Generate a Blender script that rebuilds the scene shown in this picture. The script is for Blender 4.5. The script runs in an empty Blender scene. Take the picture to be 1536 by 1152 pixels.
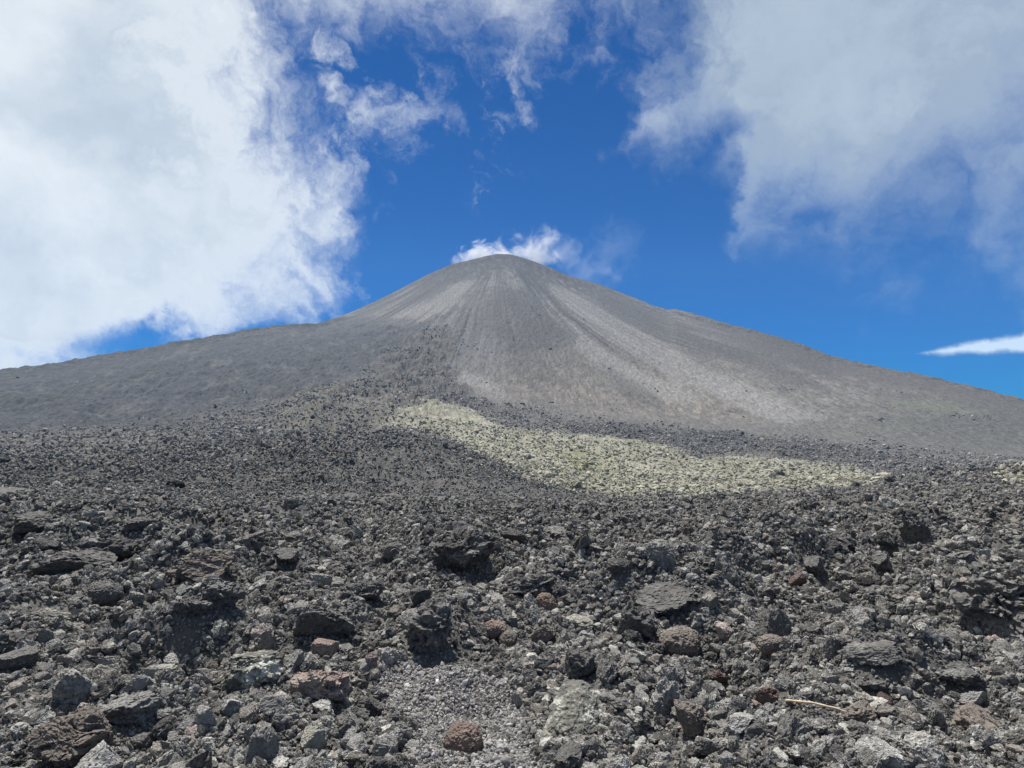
import bpy, bmesh, math, random
import numpy as np
from mathutils import Vector, Matrix, Euler, noise as mnoise

R = math.radians
random.seed(7)
rng = np.random.default_rng(11)
scene = bpy.context.scene
C = scene.collection

# ------------------------------------------------------------------ camera
EYE = 1.6
F = 1024.0                       # focal length in pixels of a 1536 px wide frame (24 mm on 36 mm)
PITCH = R(4.13)
cam_d = bpy.data.cameras.new('camera')
cam_d.lens = 24.0; cam_d.sensor_width = 36.0
cam_d.clip_start = 0.05; cam_d.clip_end = 20000
cam = bpy.data.objects.new('camera', cam_d); C.objects.link(cam)
cam.location = (0, 0, EYE); cam.rotation_euler = (R(90) + PITCH, 0, 0)
scene.camera = cam

SUN_AZ, SUN_EL = R(-30), R(70)   # bearing from +Y (negative = left), elevation
SUN_STRENGTH = 5.0
SKY_STRENGTH = 0.05
EXPOSURE = 0.75
HAZE_DENSITY = 0.00011

scene.view_settings.view_transform = 'Standard'
scene.view_settings.look = 'None'
scene.view_settings.exposure = EXPOSURE
scene.view_settings.gamma = 1.0
scene.view_settings.use_curve_mapping = False
scene.render.engine = 'CYCLES'
cy = scene.cycles
cy.use_denoising = True
try:
    cy.denoiser = 'OPENIMAGEDENOISE'; cy.denoising_input_passes = 'RGB_ALBEDO_NORMAL'; cy.denoising_prefilter = 'ACCURATE'
except Exception:
    pass
cy.use_adaptive_sampling = False
cy.max_bounces = 5; cy.diffuse_bounces = 3; cy.glossy_bounces = 1; cy.transmission_bounces = 1
cy.volume_bounces = 1; cy.transparent_max_bounces = 6
cy.caustics_reflective = False; cy.caustics_refractive = False
cy.volume_step_rate = 1.0; cy.volume_max_steps = 96

sun_d = bpy.data.lights.new('sun', 'SUN')
sun_d.energy = SUN_STRENGTH; sun_d.angle = R(0.7); sun_d.color = (1.0, 0.95, 0.88)
sun = bpy.data.objects.new('sun', sun_d); C.objects.link(sun)
sdir = Vector((math.sin(SUN_AZ) * math.cos(SUN_EL), math.cos(SUN_AZ) * math.cos(SUN_EL), math.sin(SUN_EL)))
sun.rotation_euler = sdir.to_track_quat('Z', 'Y').to_euler()


# ------------------------------------------------------------------ image pixel helpers
def bearing(px, py):
    """bearing and elevation (radians) of a point of the photograph, seen from the viewpoint"""
    a = (np.asarray(px, float) - 768) / F
    b = (576 - np.asarray(py, float)) / F
    fy = math.cos(PITCH) - b * math.sin(PITCH)
    fz = math.sin(PITCH) + b * math.cos(PITCH)
    return np.arctan2(a, fy), np.arctan2(fz, np.hypot(a, fy))


def image_pixel(x, y, z):
    """the inverse: image pixel of a point of the place, seen from the viewpoint"""
    dz = z - EYE
    yc = np.maximum(y * math.cos(PITCH) + dz * math.sin(PITCH), 0.05)
    zc = -y * math.sin(PITCH) + dz * math.cos(PITCH)
    return 768 + F * x / yc, 576 - F * zc / yc


# ------------------------------------------------------------------ numpy noise
def _hash(ix, iy, seed):
    h = (ix.astype(np.uint32) * np.uint32(374761393) + iy.astype(np.uint32) * np.uint32(668265263)
         + np.uint32((seed * 2246822519) & 0xffffffff))
    h = (h ^ (h >> np.uint32(13))) * np.uint32(1274126177)
    h ^= h >> np.uint32(16)
    h = h * np.uint32(2654435761)
    return h ^ (h >> np.uint32(15))


def gnoise(x, y, seed=0):
    x = np.asarray(x, float); y = np.asarray(y, float)
    x, y = np.broadcast_arrays(x, y)
    x0 = np.floor(x); y0 = np.floor(y)
    fx = x - x0; fy = y - y0
    ix = x0.astype(np.int64); iy = y0.astype(np.int64)
    u = fx * fx * fx * (fx * (fx * 6 - 15) + 10); v = fy * fy * fy * (fy * (fy * 6 - 15) + 10)

    def g(dx, dy):
        a = _hash(ix + dx, iy + dy, seed).astype(np.float64) * (2 * math.pi / 4294967296.0)
        return np.cos(a) * (fx - dx) + np.sin(a) * (fy - dy)
    n0 = g(0, 0) * (1 - u) + g(1, 0) * u
    n1 = g(0, 1) * (1 - u) + g(1, 1) * u
    return (n0 * (1 - v) + n1 * v) * 1.5


def fbm(x, y, octs=4, seed=0, gain=0.5):
    s = 0; a = 1.0
    for k in range(octs):
        s = s + a * gnoise(x * 2 ** k + 17.3 * k, y * 2 ** k - 9.1 * k, seed + k); a *= gain
    return s


def billow(x, y, octs=3, seed=0, gain=0.5):
    s = 0; a = 1.0
    for k in range(octs):
        s = s + a * (0.55 - np.abs(gnoise(x * 2 ** k + 7.7 * k, y * 2 ** k + 3.3 * k, seed + k)) * 1.6); a *= gain
    return s


def sstep(a, b, x):
    t = np.clip((x - a) / (b - a), 0, 1)
    return t * t * (3 - 2 * t)


def poly_mask(poly, px, py, soft):
    """soft membership of image pixels in an outline: signed distance / soft"""
    p = np.asarray(poly, float); n = len(p)
    inside = np.zeros(px.shape, bool); dmin = np.full(px.shape, 1e9)
    x0, y0 = p.min(0) - 4 * soft - 30; x1, y1 = p.max(0) + 4 * soft + 30
    sel = (px > x0) & (px < x1) & (py > y0) & (py < y1)
    qx = px[sel]; qy = py[sel]; ins = np.zeros(qx.shape, bool); dm = np.full(qx.shape, 1e9)
    for i in range(n):
        ax, ay = p[i]; bx, by = p[(i + 1) % n]
        c = (ay > qy) != (by > qy)
        with np.errstate(divide='ignore', invalid='ignore'):
            xi = (bx - ax) * (qy - ay) / (by - ay if by != ay else 1e-9) + ax
        ins ^= c & (qx < xi)
        ex, ey = bx - ax, by - ay
        t = np.clip(((qx - ax) * ex + (qy - ay) * ey) / (ex * ex + ey * ey + 1e-9), 0, 1)
        dm = np.minimum(dm, np.hypot(qx - ax - t * ex, qy - ay - t * ey))
    out = np.zeros(px.shape)
    out[sel] = sstep(-soft, soft, np.where(ins, dm, -dm))
    return out


# ------------------------------------------------------------------ terrain: stations of range and height along every bearing
AZ = np.radians(np.arange(-75, 75.01, 0.1))
_e = [(-700, 690), (0, 690), (200, 688), (330, 672), (400, 662), (480, 654), (560, 651), (640, 660), (720, 690), (800, 719), (900, 743),
      (1000, 751), (1100, 748), (1200, 739), (1340, 722), (1536, 712), (2200, 712)]
_f = [(-700, 668), (0, 668), (200, 664), (400, 652), (560, 655), (640, 657), (720, 674), (800, 699), (900, 719), (1000, 729), (1200, 722), (1340, 716), (1536, 706), (2200, 706)]
_g = [(-700, 655), (0, 655), (200, 648), (400, 625), (500, 606), (600, 616), (700, 628), (760, 640), (900, 655), (1000, 668), (1060, 682), (1200, 692),
      (1330, 704), (1536, 700), (2200, 700)]
_h = [(-700, 645), (0, 640), (200, 630), (400, 600), (500, 580), (600, 585), (700, 600), (800, 615), (900, 630), (1000, 640), (1100, 650), (1200, 655),
      (1300, 665), (1400, 675), (1536, 688), (2200, 700)]
_sky = [(-700, 610), (-300, 590), (0, 555), (60, 548), (110, 540), (150, 532), (200, 525), (250, 515), (300, 507), (350, 499), (400, 490), (430, 487), (480, 485),
        (500, 478), (520, 471), (560, 453.5), (600, 434), (640, 413), (660, 404), (680, 396), (700, 391.5), (715, 388), (730, 384.3), (745, 381.3), (765, 381.8), (780, 385.5), (800, 392), (820, 399.5), (850, 413), (900, 427), (950, 446),
        (985, 460), (1000, 465), (1015, 464), (1050, 474), (1100, 488), (1150, 500), (1200, 516), (1250, 535), (1300, 546), (1350, 556), (1400, 566), (1450, 577), (1500, 590),
        (1536, 599), (1840, 668), (2200, 690)]


def _smooth(v, sig_deg):
    k = np.arange(-60, 61) * 0.1
    w = np.exp(-0.5 * (k / sig_deg) ** 2); w /= w.sum()
    return np.convolve(np.pad(v, 60, mode='edge'), w, mode='valid')


def _station(tab, rtab, sig):  # heights from image pixels, ranges chosen per image column
    p = np.array(tab, float)
    dense = np.arange(-700, 2201, 2.5)
    p = np.stack([dense, np.interp(dense, p[:, 0], p[:, 1])], 1)
    az, el = bearing(p[:, 0], p[:, 1])
    e = _smooth(np.interp(AZ, az, el), sig)
    q = np.array(rtab, float)
    raz, _ = bearing(q[:, 0], np.full(len(q), 650.0))
    r = _smooth(np.interp(AZ, raz, q[:, 1]), 2.0)
    return r, EYE + r * np.tan(e)


one = np.ones_like(AZ)
ST = [(0.02 * one, 0 * one), (3.4 * one, 0 * one), (6.7 * one, 0.0 * one)]
ST.append(_station([(-700, 798), (2200, 798)], [(-700, 16), (2200, 16)], 1.0))
ST.append(_station([(-700, 758), (300, 762), (600, 760), (1536, 756), (2200, 756)], [(-700, 35), (2200, 35)], 1.0))
ST.append(_station([(-700, 738), (200, 738), (400, 745), (600, 752), (800, 757), (1000, 760), (1300, 748), (1536, 740), (2200, 740)], [(-700, 62), (2200, 62)], 1.0))
ST.append(_station(_e, [(-700, 130), (600, 130), (800, 112), (1000, 95), (1200, 105), (2200, 130)], 1.0))
ST.append(_station(_f, [(-700, 190), (600, 185), (800, 165), (1000, 160), (2200, 190)], 1.0))
ST.append(_station(_g, [(-700, 280), (2200, 280)], 1.0))
ST.append(_station(_h, [(-700, 390), (2200, 390)], 1.2))
skyr, skyz = _station(_sky, [(-700, 600), (-300, 620), (0, 640), (200, 680), (400, 740), (480, 800), (560, 920), (650, 985), (745, 1000), (850, 985), (1000, 900),
                             (1200, 800), (1400, 720), (1536, 680), (1840, 620), (2200, 600)], 0.13)
hr, hz = ST[-1]
ST.append((hr + (skyr - hr) * 0.45, hz + (skyz - hz) * 0.41))
ST.append((hr + (skyr - hr) * 0.94, hz + (skyz - hz) * 0.925))
ST.append((skyr, skyz))
ST.append((skyr + 70, skyz - 18))
ST.append((skyr + 420, skyz - 150))
SR = np.array([s[0] for s in ST]); SZ = np.array([s[1] for s in ST])
K_D, K_E, K_F, K_G, K_H, K_M, K_T, K_S, K_B, K_L = 5, 6, 7, 8, 9, 10, 11, 12, 13, 14


def _pchip_table(lr):
    """monotone cubic of height over range along every bearing, sampled at log ranges lr"""
    x = SR; y = SZ
    h = np.diff(x, axis=0); d = np.diff(y, axis=0) / h
    m = np.zeros_like(y)
    w1 = 2 * h[1:] + h[:-1]; w2 = h[1:] + 2 * h[:-1]
    with np.errstate(divide='ignore', invalid='ignore'):
        mm = (w1 + w2) / (w1 / d[:-1] + w2 / d[1:])
    m[1:-1] = np.where(d[:-1] * d[1:] > 0, mm, 0)
    m[-1] = d[-1]
    r = np.exp(lr)
    out = np.zeros((len(AZ), len(lr)))
    for c in range(len(AZ)):
        k = np.clip(np.searchsorted(x[:, c], r) - 1, 0, len(x) - 2)
        t = (r - x[k, c]) / h[k, c]; t = np.clip(t, 0, 1)
        out[c] = ((1 + 2 * t) * (1 - t) ** 2 * y[k, c] + t * (1 - t) ** 2 * h[k, c] * m[k, c]
                  + t * t * (3 - 2 * t) * y[k + 1, c] + t * t * (t - 1) * h[k, c] * m[k + 1, c])
    return out


LR = np.linspace(math.log(0.5), math.log(1450), 900)
ZT = _pchip_table(LR)


def base_z(az, r):
    ca = np.clip((az - AZ[0]) / (AZ[1] - AZ[0]), 0, len(AZ) - 1.001)
    cr = np.clip((np.log(np.maximum(r, 0.5)) - LR[0]) / (LR[1] - LR[0]), 0, len(LR) - 1.001)
    i = ca.astype(int); j = cr.astype(int); u = ca - i; v = cr - j
    return (ZT[i, j] * (1 - u) * (1 - v) + ZT[i + 1, j] * u * (1 - v) + ZT[i, j + 1] * (1 - u) * v + ZT[i + 1, j + 1] * u * v)


AX_AZ, _ = bearing(745.0, 382.0)
AX = (1110 * math.sin(AX_AZ), 1110 * math.cos(AX_AZ))      # axis of the cone

# outlines of the kinds of ground, traced in image pixels
P_LICHEN = [(572, 640), (596, 622), (640, 606), (700, 614), (760, 640), (900, 655), (990, 662), (1045, 686), (1130, 684), (1210, 691), (1290, 704), (1332, 717),
            (1300, 726), (1200, 734), (1100, 740), (1040, 747), (930, 742), (870, 733), (800, 715), (735, 690), (700, 667), (650, 650)]
P_LICHEN2 = [(1488, 711), (1560, 712), (1700, 716), (1560, 726), (1510, 718)]
P_RIDGE = [(-900, 720), (-900, 400), (0, 520), (300, 480), (478, 460), (520, 481), (640, 486), (600, 530), (556, 556), (480, 588), (400, 606), (250, 640), (0, 655)]
P_TONGUE = [(648, 480), (682, 498), (662, 540), (690, 572), (735, 600), (795, 622), (700, 614), (620, 604), (560, 590), (430, 606), (470, 590), (540, 566), (590, 530), (625, 500)]
P_SUMMIT = [(752, 418), (790, 432), (826, 470), (850, 505), (810, 525), (770, 520), (735, 500), (705, 490), (724, 455)]
P_BAND = [(800, 636), (960, 640), (1100, 650), (1250, 668), (1400, 690), (1560, 700), (1700, 705), (1700, 730), (1330, 716), (1210, 690), (1040, 685), (990, 662), (900, 655)]
P_GREEN = [(1315, 598), (1400, 600), (1480, 616), (1440, 622), (1350, 613)]
P_TAN = [(440, 592), (520, 578), (640, 600), (690, 618), (600, 636), (500, 645), (410, 652), (400, 640)]
P_FLANK = [(540, 668), (640, 672), (715, 700), (800, 726), (930, 752), (800, 756), (650, 738), (520, 706)]
P_GRAVEL = [(560, 1010), (640, 980), (720, 990), (790, 1060), (800, 1110), (830, 1200), (600, 1200), (620, 1100), (570, 1050)]
P_PALE_RUNS = [[(822, 424), (850, 432), (960, 496), (1060, 552), (1190, 604), (1150, 614), (1020, 574), (920, 515), (835, 448)], [(872, 502), (960, 556), (1060, 598), (1030, 610), (940, 580), (862, 522)],
               [(690, 425), (712, 420), (690, 455), (640, 478), (580, 476), (640, 450)], [(660, 560), (720, 560), (790, 610), (740, 600)], [(1040, 560), (1130, 590), (1240, 625), (1180, 640), (1080, 600)]]
P_DARK_RUNS = [[(860, 420), (1000, 474), (1150, 532), (1200, 566), (1040, 528), (930, 476)], [(760, 520), (800, 520), (850, 580), (800, 590), (770, 560)], [(905, 545), (960, 575), (1010, 620), (930, 600)], [(600, 450), (640, 420), (660, 425), (620, 462), (570, 478)]]
P_CHUTE = [(705, 420), (735, 425), (735, 500), (755, 560), (700, 540), (690, 480)]

# mounds and hollows of the near field: foot placed by image pixel, half width and height in metres
MOUNDS = []


# scree runs down the cone and the ridge, drawn once into a table of (bearing about the axis, distance from it)
TH_N, RD_N = 3200, 420
TH0, TH1, RD1 = R(-95), R(95), 760.0


def _runs(n, seed, w0, w1, start, length):
    g = np.random.default_rng(seed)
    T = np.zeros((RD_N, TH_N), np.float32)
    rd = (np.arange(RD_N) + 0.5) / RD_N * RD1
    th = TH0 + (np.arange(TH_N) + 0.5) / TH_N * (TH1 - TH0)
    for _ in range(n):
        t0 = g.uniform(R(-88), R(88)); r0 = g.uniform(*start); L = g.uniform(*length)
        wd = g.uniform(w0, w1); amp = g.choice([1.0, 1.0, -0.9]) * g.uniform(0.35, 1.0); wob = g.uniform(0, 6.28); wa = g.uniform(0, 0.0025); fan = g.uniform(0.2, 1.6)
        k = (rd > r0) & (rd < r0 + L)
        if not k.any(): continue
        q = (rd[k] - r0) / L
        c = t0 + wa * np.sin(q * 5 + wob)
        w = wd / np.maximum(rd[k], 60) * (0.5 + fan * q)
        env = amp * np.clip(q / 0.08, 0, 1) * np.clip((1 - q) / 0.45, 0, 1)
        i0 = max(int((t0 - 0.06 - TH0) / (TH1 - TH0) * TH_N), 0); i1 = min(int((t0 + 0.06 - TH0) / (TH1 - TH0) * TH_N) + 1, TH_N)
        T[k, i0:i1] += env[:, None] * np.exp(-((th[None, i0:i1] - c[:, None]) / w[:, None]) ** 2)
    return T


RUNS = np.clip(_runs(1200, 5, 0.6, 1.9, (50, 400), (60, 380)) + 0.45 * _runs(60, 6, 4.0, 9.0, (30, 220), (180, 420)), -1.3, 1.3)


def runs_at(th, rad):
    a = np.clip((th - TH0) / (TH1 - TH0) * TH_N - 0.5, 0, TH_N - 1.001); b = np.clip(rad / RD1 * RD_N - 0.5, 0, RD_N - 1.001)
    i = a.astype(int); j = b.astype(int); u = a - i; v = b - j
    return RUNS[j, i] * (1 - u) * (1 - v) + RUNS[j, i + 1] * u * (1 - v) + RUNS[j + 1, i] * (1 - u) * v + RUNS[j + 1, i + 1] * u * v


def near_relief(x, y, r):
    w = sstep(2.0, 6.0, r)
    z = 0.36 * fbm(x / 2.6, y / 2.6, 3, 40) * sstep(3.5, 9, r)
    z = z + 0.26 * sstep(4.5, 9, r) * sstep(45, 25, r) * billow(x / 2.2, y / 1.5, 2, 45)
    z = z + 0.17 * w * fbm(x / 0.9, y / 0.9, 2, 50) + 0.05 * fbm(x / 0.3, y / 0.3, 2, 60)
    z = z + 0.32 * sstep(9, 22, r) * (1 - 0.6 * sstep(35, 60, r)) * fbm(x / 5.0, y / 5.0, 3, 70)
    for (mx, my, sx, sy, h) in MOUNDS:
        q = ((x - mx) / sx) ** 2 + ((y - my) / sy) ** 2
        z = z + h * np.exp(-q * q * 0.7 - q * 0.3)
    return z


def far_relief(x, y, r, az, zb):
    """relief of the flows and the cone beyond the near field, and its kinds of ground"""
    px, py = image_pixel(x, y, zb)
    wx = px + 9 * fbm(x / 22, y / 22, 3, 80) + 4 * gnoise(x / 4, y / 4, 83)
    wy = py + 4.5 * fbm(x / 25, y / 25, 3, 90) + 1.5 * gnoise(x / 4, y / 4, 93)
    M = {}
    M['lichen'] = np.maximum(poly_mask(P_LICHEN, wx, wy, 7.0), poly_mask(P_LICHEN2, wx, wy, 2.0))
    M['ridge'] = poly_mask(P_RIDGE, wx + 10 * gnoise(x / 60, y / 60, 84), wy, 13.0) * sstep(250, 300, r)
    M['tongue'] = poly_mask(P_TONGUE, wx + 22 * fbm(x / 35, y / 70, 3, 85), wy + 12 * fbm(x / 25, y / 50, 2, 86), 16.0)
    M['summit'] = poly_mask(P_SUMMIT, wx + 6 * fbm(x / 40, y / 40, 2, 95), wy, 14.0)
    M['band'] = poly_mask(P_BAND, wx, wy, 4.0)
    M['green'] = poly_mask(P_GREEN, wx, wy, 4.0)
    M['tan'] = poly_mask(P_TAN, wx, wy, 10.0)
    M['chute'] = poly_mask(P_CHUTE, wx, wy, 10.0)
    dx = x - AX[0]; dy = y - AX[1]
    th = np.arctan2(dx, -dy); rad = np.hypot(dx, dy)
    thw = th + 0.02 * gnoise(x / 260, y / 260, 100) + 0.003 * gnoise(x / 60, y / 60, 108)
    rad = np.maximum(rad - 110, 1.0)
    s1 = gnoise(thw * 14, rad / 420, 101); s2 = gnoise(thw * 34, rad / 260, 102)
    s3 = gnoise(thw * 85, rad / 330, 103); s4 = gnoise(thw * 200, rad / 220, 104); s5 = gnoise(thw * 420, rad / 120, 105)
    pt = 0.5 + 0.9 * np.clip(fbm(x / 110, y / 110, 2, 106) + 0.25, -0.4, 1)
    M['streak'] = (0.35 * s1 + 0.55 * s2 + (0.7 * s3 + 0.6 * s4 + 0.35 * s5) * pt) * sstep(15, 110, rad + 35 * fbm(x / 30, y / 30, 2, 109))
    patch = np.clip(0.62 + 1.1 * fbm(x / 95, y / 190, 3, 111), 0.12, 1.15) * (1 - 0.55 * sstep(330, 520, rad))
    M['streak'] = M['streak'] * (0.35 + 0.65 * patch)
    M['runs'] = runs_at(thw, rad) * patch
    M['fine'] = fbm(thw * 260, rad / 26, 3, 107, 0.6)
    cone = sstep(370, 470, r) * (1 - M['ridge']) * (1 - M['tongue'])
    M['cone'] = cone
    rs0 = np.interp(az, AZ, skyr)
    flow = sstep(55, 80, r) * (1 - sstep(360, 440, r))
    z = flow * (0.7 * fbm(x / 17, y / 17, 3, 110) + 0.5 * billow(x / 6.0, y / 6.0, 3, 115) + 0.25 * billow(x / 1.8, y / 1.8, 2, 119) - 0.5)
    z = z + flow * sstep(780, 600, px) * (0.9 * billow(x / 9 + y / 30, y / 7, 3, 121, 0.6) - 0.3)
    z = z + flow * M['lichen'] * (0.9 * billow(x / 7.5, y / 9, 3, 125))
    z = z - (cone + 0.5 * M['ridge']) * 0.8 * M['runs'] * sstep(10, 80, rad)
    z = z + cone * sstep(30, 160, rad) * (1.4 * s1 + (1.3 * s2 + (1.0 * s3 + 0.5 * s4) * pt) * (0.3 + 0.7 * patch)) * (0.3 + 0.7 * sstep(560, 200, rad))
    z = z + cone * (0.35 * fbm(x / 6, y / 18, 3, 130) + 0.8 * sstep(330, 520, rad + 90 * fbm(x / 80, y / 160, 3, 131)) * fbm(x / 16, y / 50, 4, 134, 0.62))
    z = z + M['tongue'] * (3.6 * billow(x / 16, y / 34, 5, 140, 0.65))
    z = z + (cone + M['ridge']) * sstep(0, 60, np.abs(rs0 - r)) * 0.45 * fbm(x / 3.6, y / 9, 3, 160, 0.7)
    zr = fbm(x / 40, y / 40, 3, 150)
    z = z + M['ridge'] * (1.6 * zr + 1.9 * billow((x + y * 0.4) / 16, (y - 0.4 * x) / 34, 4, 155) + 0.6 * sstep(560, 420, r) * billow(x / 7, y / 7, 3, 158))
    rs = np.interp(az, AZ, skyr)
    z = z * (1 - 0.72 * sstep(0.72, 0.97, r / rs))
    z = z + sstep(0.9, 0.99, r / rs) * sstep(120, 300, np.abs(px - 750)) * 1.1 * fbm(x / 14, y / 14, 4, 165, 0.65)
    z = z + M['tan'] * 1.6 * billow(x / 15, y / 22, 4, 167, 0.6) + M['band'] * 1.3 * billow(x / 14, y / 12, 4, 169, 0.6)
    return z, M


def ground_z(x, y):
    r = np.hypot(x, y); az = np.arctan2(x, y)
    zb = base_z(az, r)
    z = zb + near_relief(x, y, r) * (1 - sstep(60, 75, r))
    far = r > 50
    if np.any(far):
        zz = z.copy()
        zf, _ = far_relief(x[far], y[far], r[far], az[far], zb[far])
        zz[far] = z[far] + zf
        z = zz
    return z


def ground_hit(px, py):
    """where the sight line through a point of the photograph meets the ground"""
    az, el = bearing(px, py)
    rr = np.exp(np.linspace(math.log(1.5), math.log(900), 4000))
    x = rr * math.sin(az); y = rr * math.cos(az)
    below = (EYE + rr * math.tan(el)) < ground_z(x, y)
    k = int(np.argmax(below)) if below.any() else len(rr) - 1
    return float(x[k]), float(y[k]), float(rr[k])


for (px, py, wpx, hm, ratio) in [
        (1010, 925, 85, 0.34, 1.0), (1110, 1010, 55, -0.22, 1.2), (640, 965, 55, 0.20, 1.0), (480, 955, 60, 0.20, 1.0), (270, 960, 75, 0.32, 1.0), (240, 990, 40, -0.25, 1.0),
        (1495, 925, 80, 0.42, 1.0), (690, 850, 75, 0.45, 1.0), (840, 805, 50, 0.35, 1.2), (110, 860, 90, 0.40, 1.2), (310, 865, 60, 0.25, 1.0),
        (860, 890, 110, 0.22, 1.0), (1385, 808, 50, 0.4, 1.2), (1340, 990, 60, 0.15, 1.0), (690, 1075, 110, -0.05, 1.0), (60, 950, 70, 0.2, 1.0), (1000, 1040, 45, 0.12, 1.0),
        (170, 1080, 90, 0.16, 1.0), (1300, 1130, 70, 0.10, 1.0), (1000, 1110, 55, -0.12, 1.0), (440, 810, 70, 0.3, 1.2), (1150, 830, 90, 0.3, 1.2)]:
    x, y, r = ground_hit(px, py)
    s = wpx / F * math.hypot(r, EYE)
    MOUNDS.append((x, y, s, s * ratio, hm))


# ------------------------------------------------------------------ node helpers
class E:
    """a socket with arithmetic, so that node trees read as formulas"""
    nt = None

    def __init__(self, s): self.s = s

    @staticmethod
    def m(op, *a, clamp=False):
        n = E.nt.nodes.new('ShaderNodeMath'); n.operation = op; n.use_clamp = clamp
        for i, v in enumerate(a):
            if isinstance(v, E): E.nt.links.new(v.s, n.inputs[i])
            else: n.inputs[i].default_value = v
        return E(n.outputs[0])
    def __add__(s, o): return E.m('ADD', s, o)
    __radd__ = __add__
    def __sub__(s, o): return E.m('SUBTRACT', s, o)
    def __rsub__(s, o): return E.m('SUBTRACT', o, s)
    def __mul__(s, o): return E.m('MULTIPLY', s, o)
    __rmul__ = __mul__
    def __truediv__(s, o): return E.m('DIVIDE', s, o)


def smoothstep(a, b, x):
    n = E.nt.nodes.new('ShaderNodeMapRange'); n.interpolation_type = 'SMOOTHSTEP'
    E.nt.links.new(x.s, n.inputs['Value'])
    for nm, v in (('From Min', a), ('From Max', b)):
        if isinstance(v, E): E.nt.links.new(v.s, n.inputs[nm])
        else: n.inputs[nm].default_value = v
    return E(n.outputs['Result'])


def tex_noise(vec, scale, detail=6, rough=0.55, distort=0.0, color=False):
    n = E.nt.nodes.new('ShaderNodeTexNoise')
    n.inputs['Scale'].default_value = scale; n.inputs['Detail'].default_value = detail
    n.inputs['Roughness'].default_value = rough; n.inputs['Distortion'].default_value = distort
    if vec is not None: E.nt.links.new(vec, n.inputs['Vector'])
    return E(n.outputs['Color' if color else 'Fac'])


def combine(x, y, z):
    n = E.nt.nodes.new('ShaderNodeCombineXYZ')
    for i, v in enumerate((x, y, z)):
        if isinstance(v, E): E.nt.links.new(v.s, n.inputs[i])
        else: n.inputs[i].default_value = v
    return n.outputs[0]


def split(vec):
    n = E.nt.nodes.new('ShaderNodeSeparateXYZ'); E.nt.links.new(vec, n.inputs[0])
    return [E(o) for o in n.outputs]


def mixc(f, a, b, blend='MIX'):
    n = E.nt.nodes.new('ShaderNodeMix'); n.data_type = 'RGBA'; n.blend_type = blend
    for i, v in ((0, f), (6, a), (7, b)):
        if isinstance(v, E): E.nt.links.new(v.s, n.inputs[i])
        elif i == 0: n.inputs[0].default_value = v
        else: n.inputs[i].default_value = (*v, 1.0)
    return E(n.outputs[2])


def curve(x, pts, x0, x1, y0, y1):
    """piecewise curve through pts"""
    n = E.nt.nodes.new('ShaderNodeFloatCurve')
    cm = n.mapping; cu = cm.curves[0]
    q = [((px - x0) / (x1 - x0), (py - y0) / (y1 - y0)) for px, py in pts]
    cu.points[0].location = q[0]; cu.points[-1].location = q[-1]
    for p in q[1:-1]: cu.points.new(*p)
    cm.update()
    t = E.m('MULTIPLY_ADD', x, 1 / (x1 - x0), -x0 / (x1 - x0), clamp=True)
    E.nt.links.new(t.s, n.inputs['Value'])
    return E.m('MULTIPLY_ADD', E(n.outputs[0]), (y1 - y0), y0)


def deg(px, py):
    a, e = bearing(px, py)
    return math.degrees(a), math.degrees(e)


# ------------------------------------------------------------------ sky
world = bpy.data.worlds.new('World'); scene.world = world; world.use_nodes = True
nt = world.node_tree; nt.nodes.clear(); E.nt = nt
tc = nt.nodes.new('ShaderNodeTexCoord')
D = tc.outputs['Generated']
dx_, dy_, dz_ = split(D)
az_ = E.m('MULTIPLY', E.m('ARCTAN2', dx_, dy_), 180 / math.pi)
el_ = E.m('MULTIPLY', E.m('ARCSINE', E.m('MINIMUM', E.m('MAXIMUM', dz_, -1.0), 1.0)), 180 / math.pi)
skyt = nt.nodes.new('ShaderNodeTexSky'); skyt.sky_type = 'NISHITA'; skyt.sun_disc = False
skyt.sun_elevation = SUN_EL; skyt.sun_rotation = SUN_AZ
skyt.altitude = 2300; skyt.air_density = 1.0; skyt.dust_density = 0.15; skyt.ozone_density = 2.0
skyc = E(skyt.outputs[0])
skyc = mixc(1.0, skyc, (0.0, 0.44, 0.98), 'MULTIPLY')

warp = tex_noise(D, 4.0, 6, 0.6, 0.0, True)
w1, w2, w3 = split(warp.s)
warp2 = tex_noise(D, 14.0, 5, 0.6, 0.0, True)
v1, v2, v3 = split(warp2.s)
dx2, dy2, dz2 = dx_ + (w1 - 0.5) * 0.30 + (v1 - 0.5) * 0.05, dy_ + (w2 - 0.5) * 0.30 + (v2 - 0.5) * 0.05, dz_ + (w3 - 0.5) * 0.30 + (v3 - 0.5) * 0.05
DW = combine(dx2, dy2, dz2)
fine = tex_noise(DW, 8.0, 9, 0.6, 0.0)
finer = tex_noise(DW, 22.0, 8, 0.64, 0.3)
big = tex_noise(D, 2.2, 6, 0.5, 0.2)
azw = az_ + (w1 - 0.5) * 15.0 + (v1 - 0.5) * 6.0
elw = el_ + (w2 - 0.5) * 12.0 + (v2 - 0.5) * 5.0

# left bank: everything to the left of an edge that depends on elevation
edge_pts = [(395, -160), (410, 0), (440, 60), (462, 110), (480, 190), (505, 250), (530, 300), (545, 345), (520, 385), (490, 420), (470, 450), (440, 480), (380, 500), (200, 530), (150, 560)]
ep = sorted([(deg(x, y)[1], deg(x, y)[0]) for x, y in edge_pts])
edge = curve(elw, [(-10.0, ep[0][1])] + ep + [(80.0, -21.0)], -10, 80, -60, 20)
dl = (edge - azw) / 5.5 + (fine - 0.5) * 4.6 + (finer - 0.5) * 1.8
left = smoothstep(-0.8, 1.9, dl)
left = left * smoothstep(-170.0, -100.0, az_ + (big - 0.5) * 60)
left = left * (1.0 - 0.75 * smoothstep(46.0, 62.0, el_ + (big - 0.5) * 40))
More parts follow.
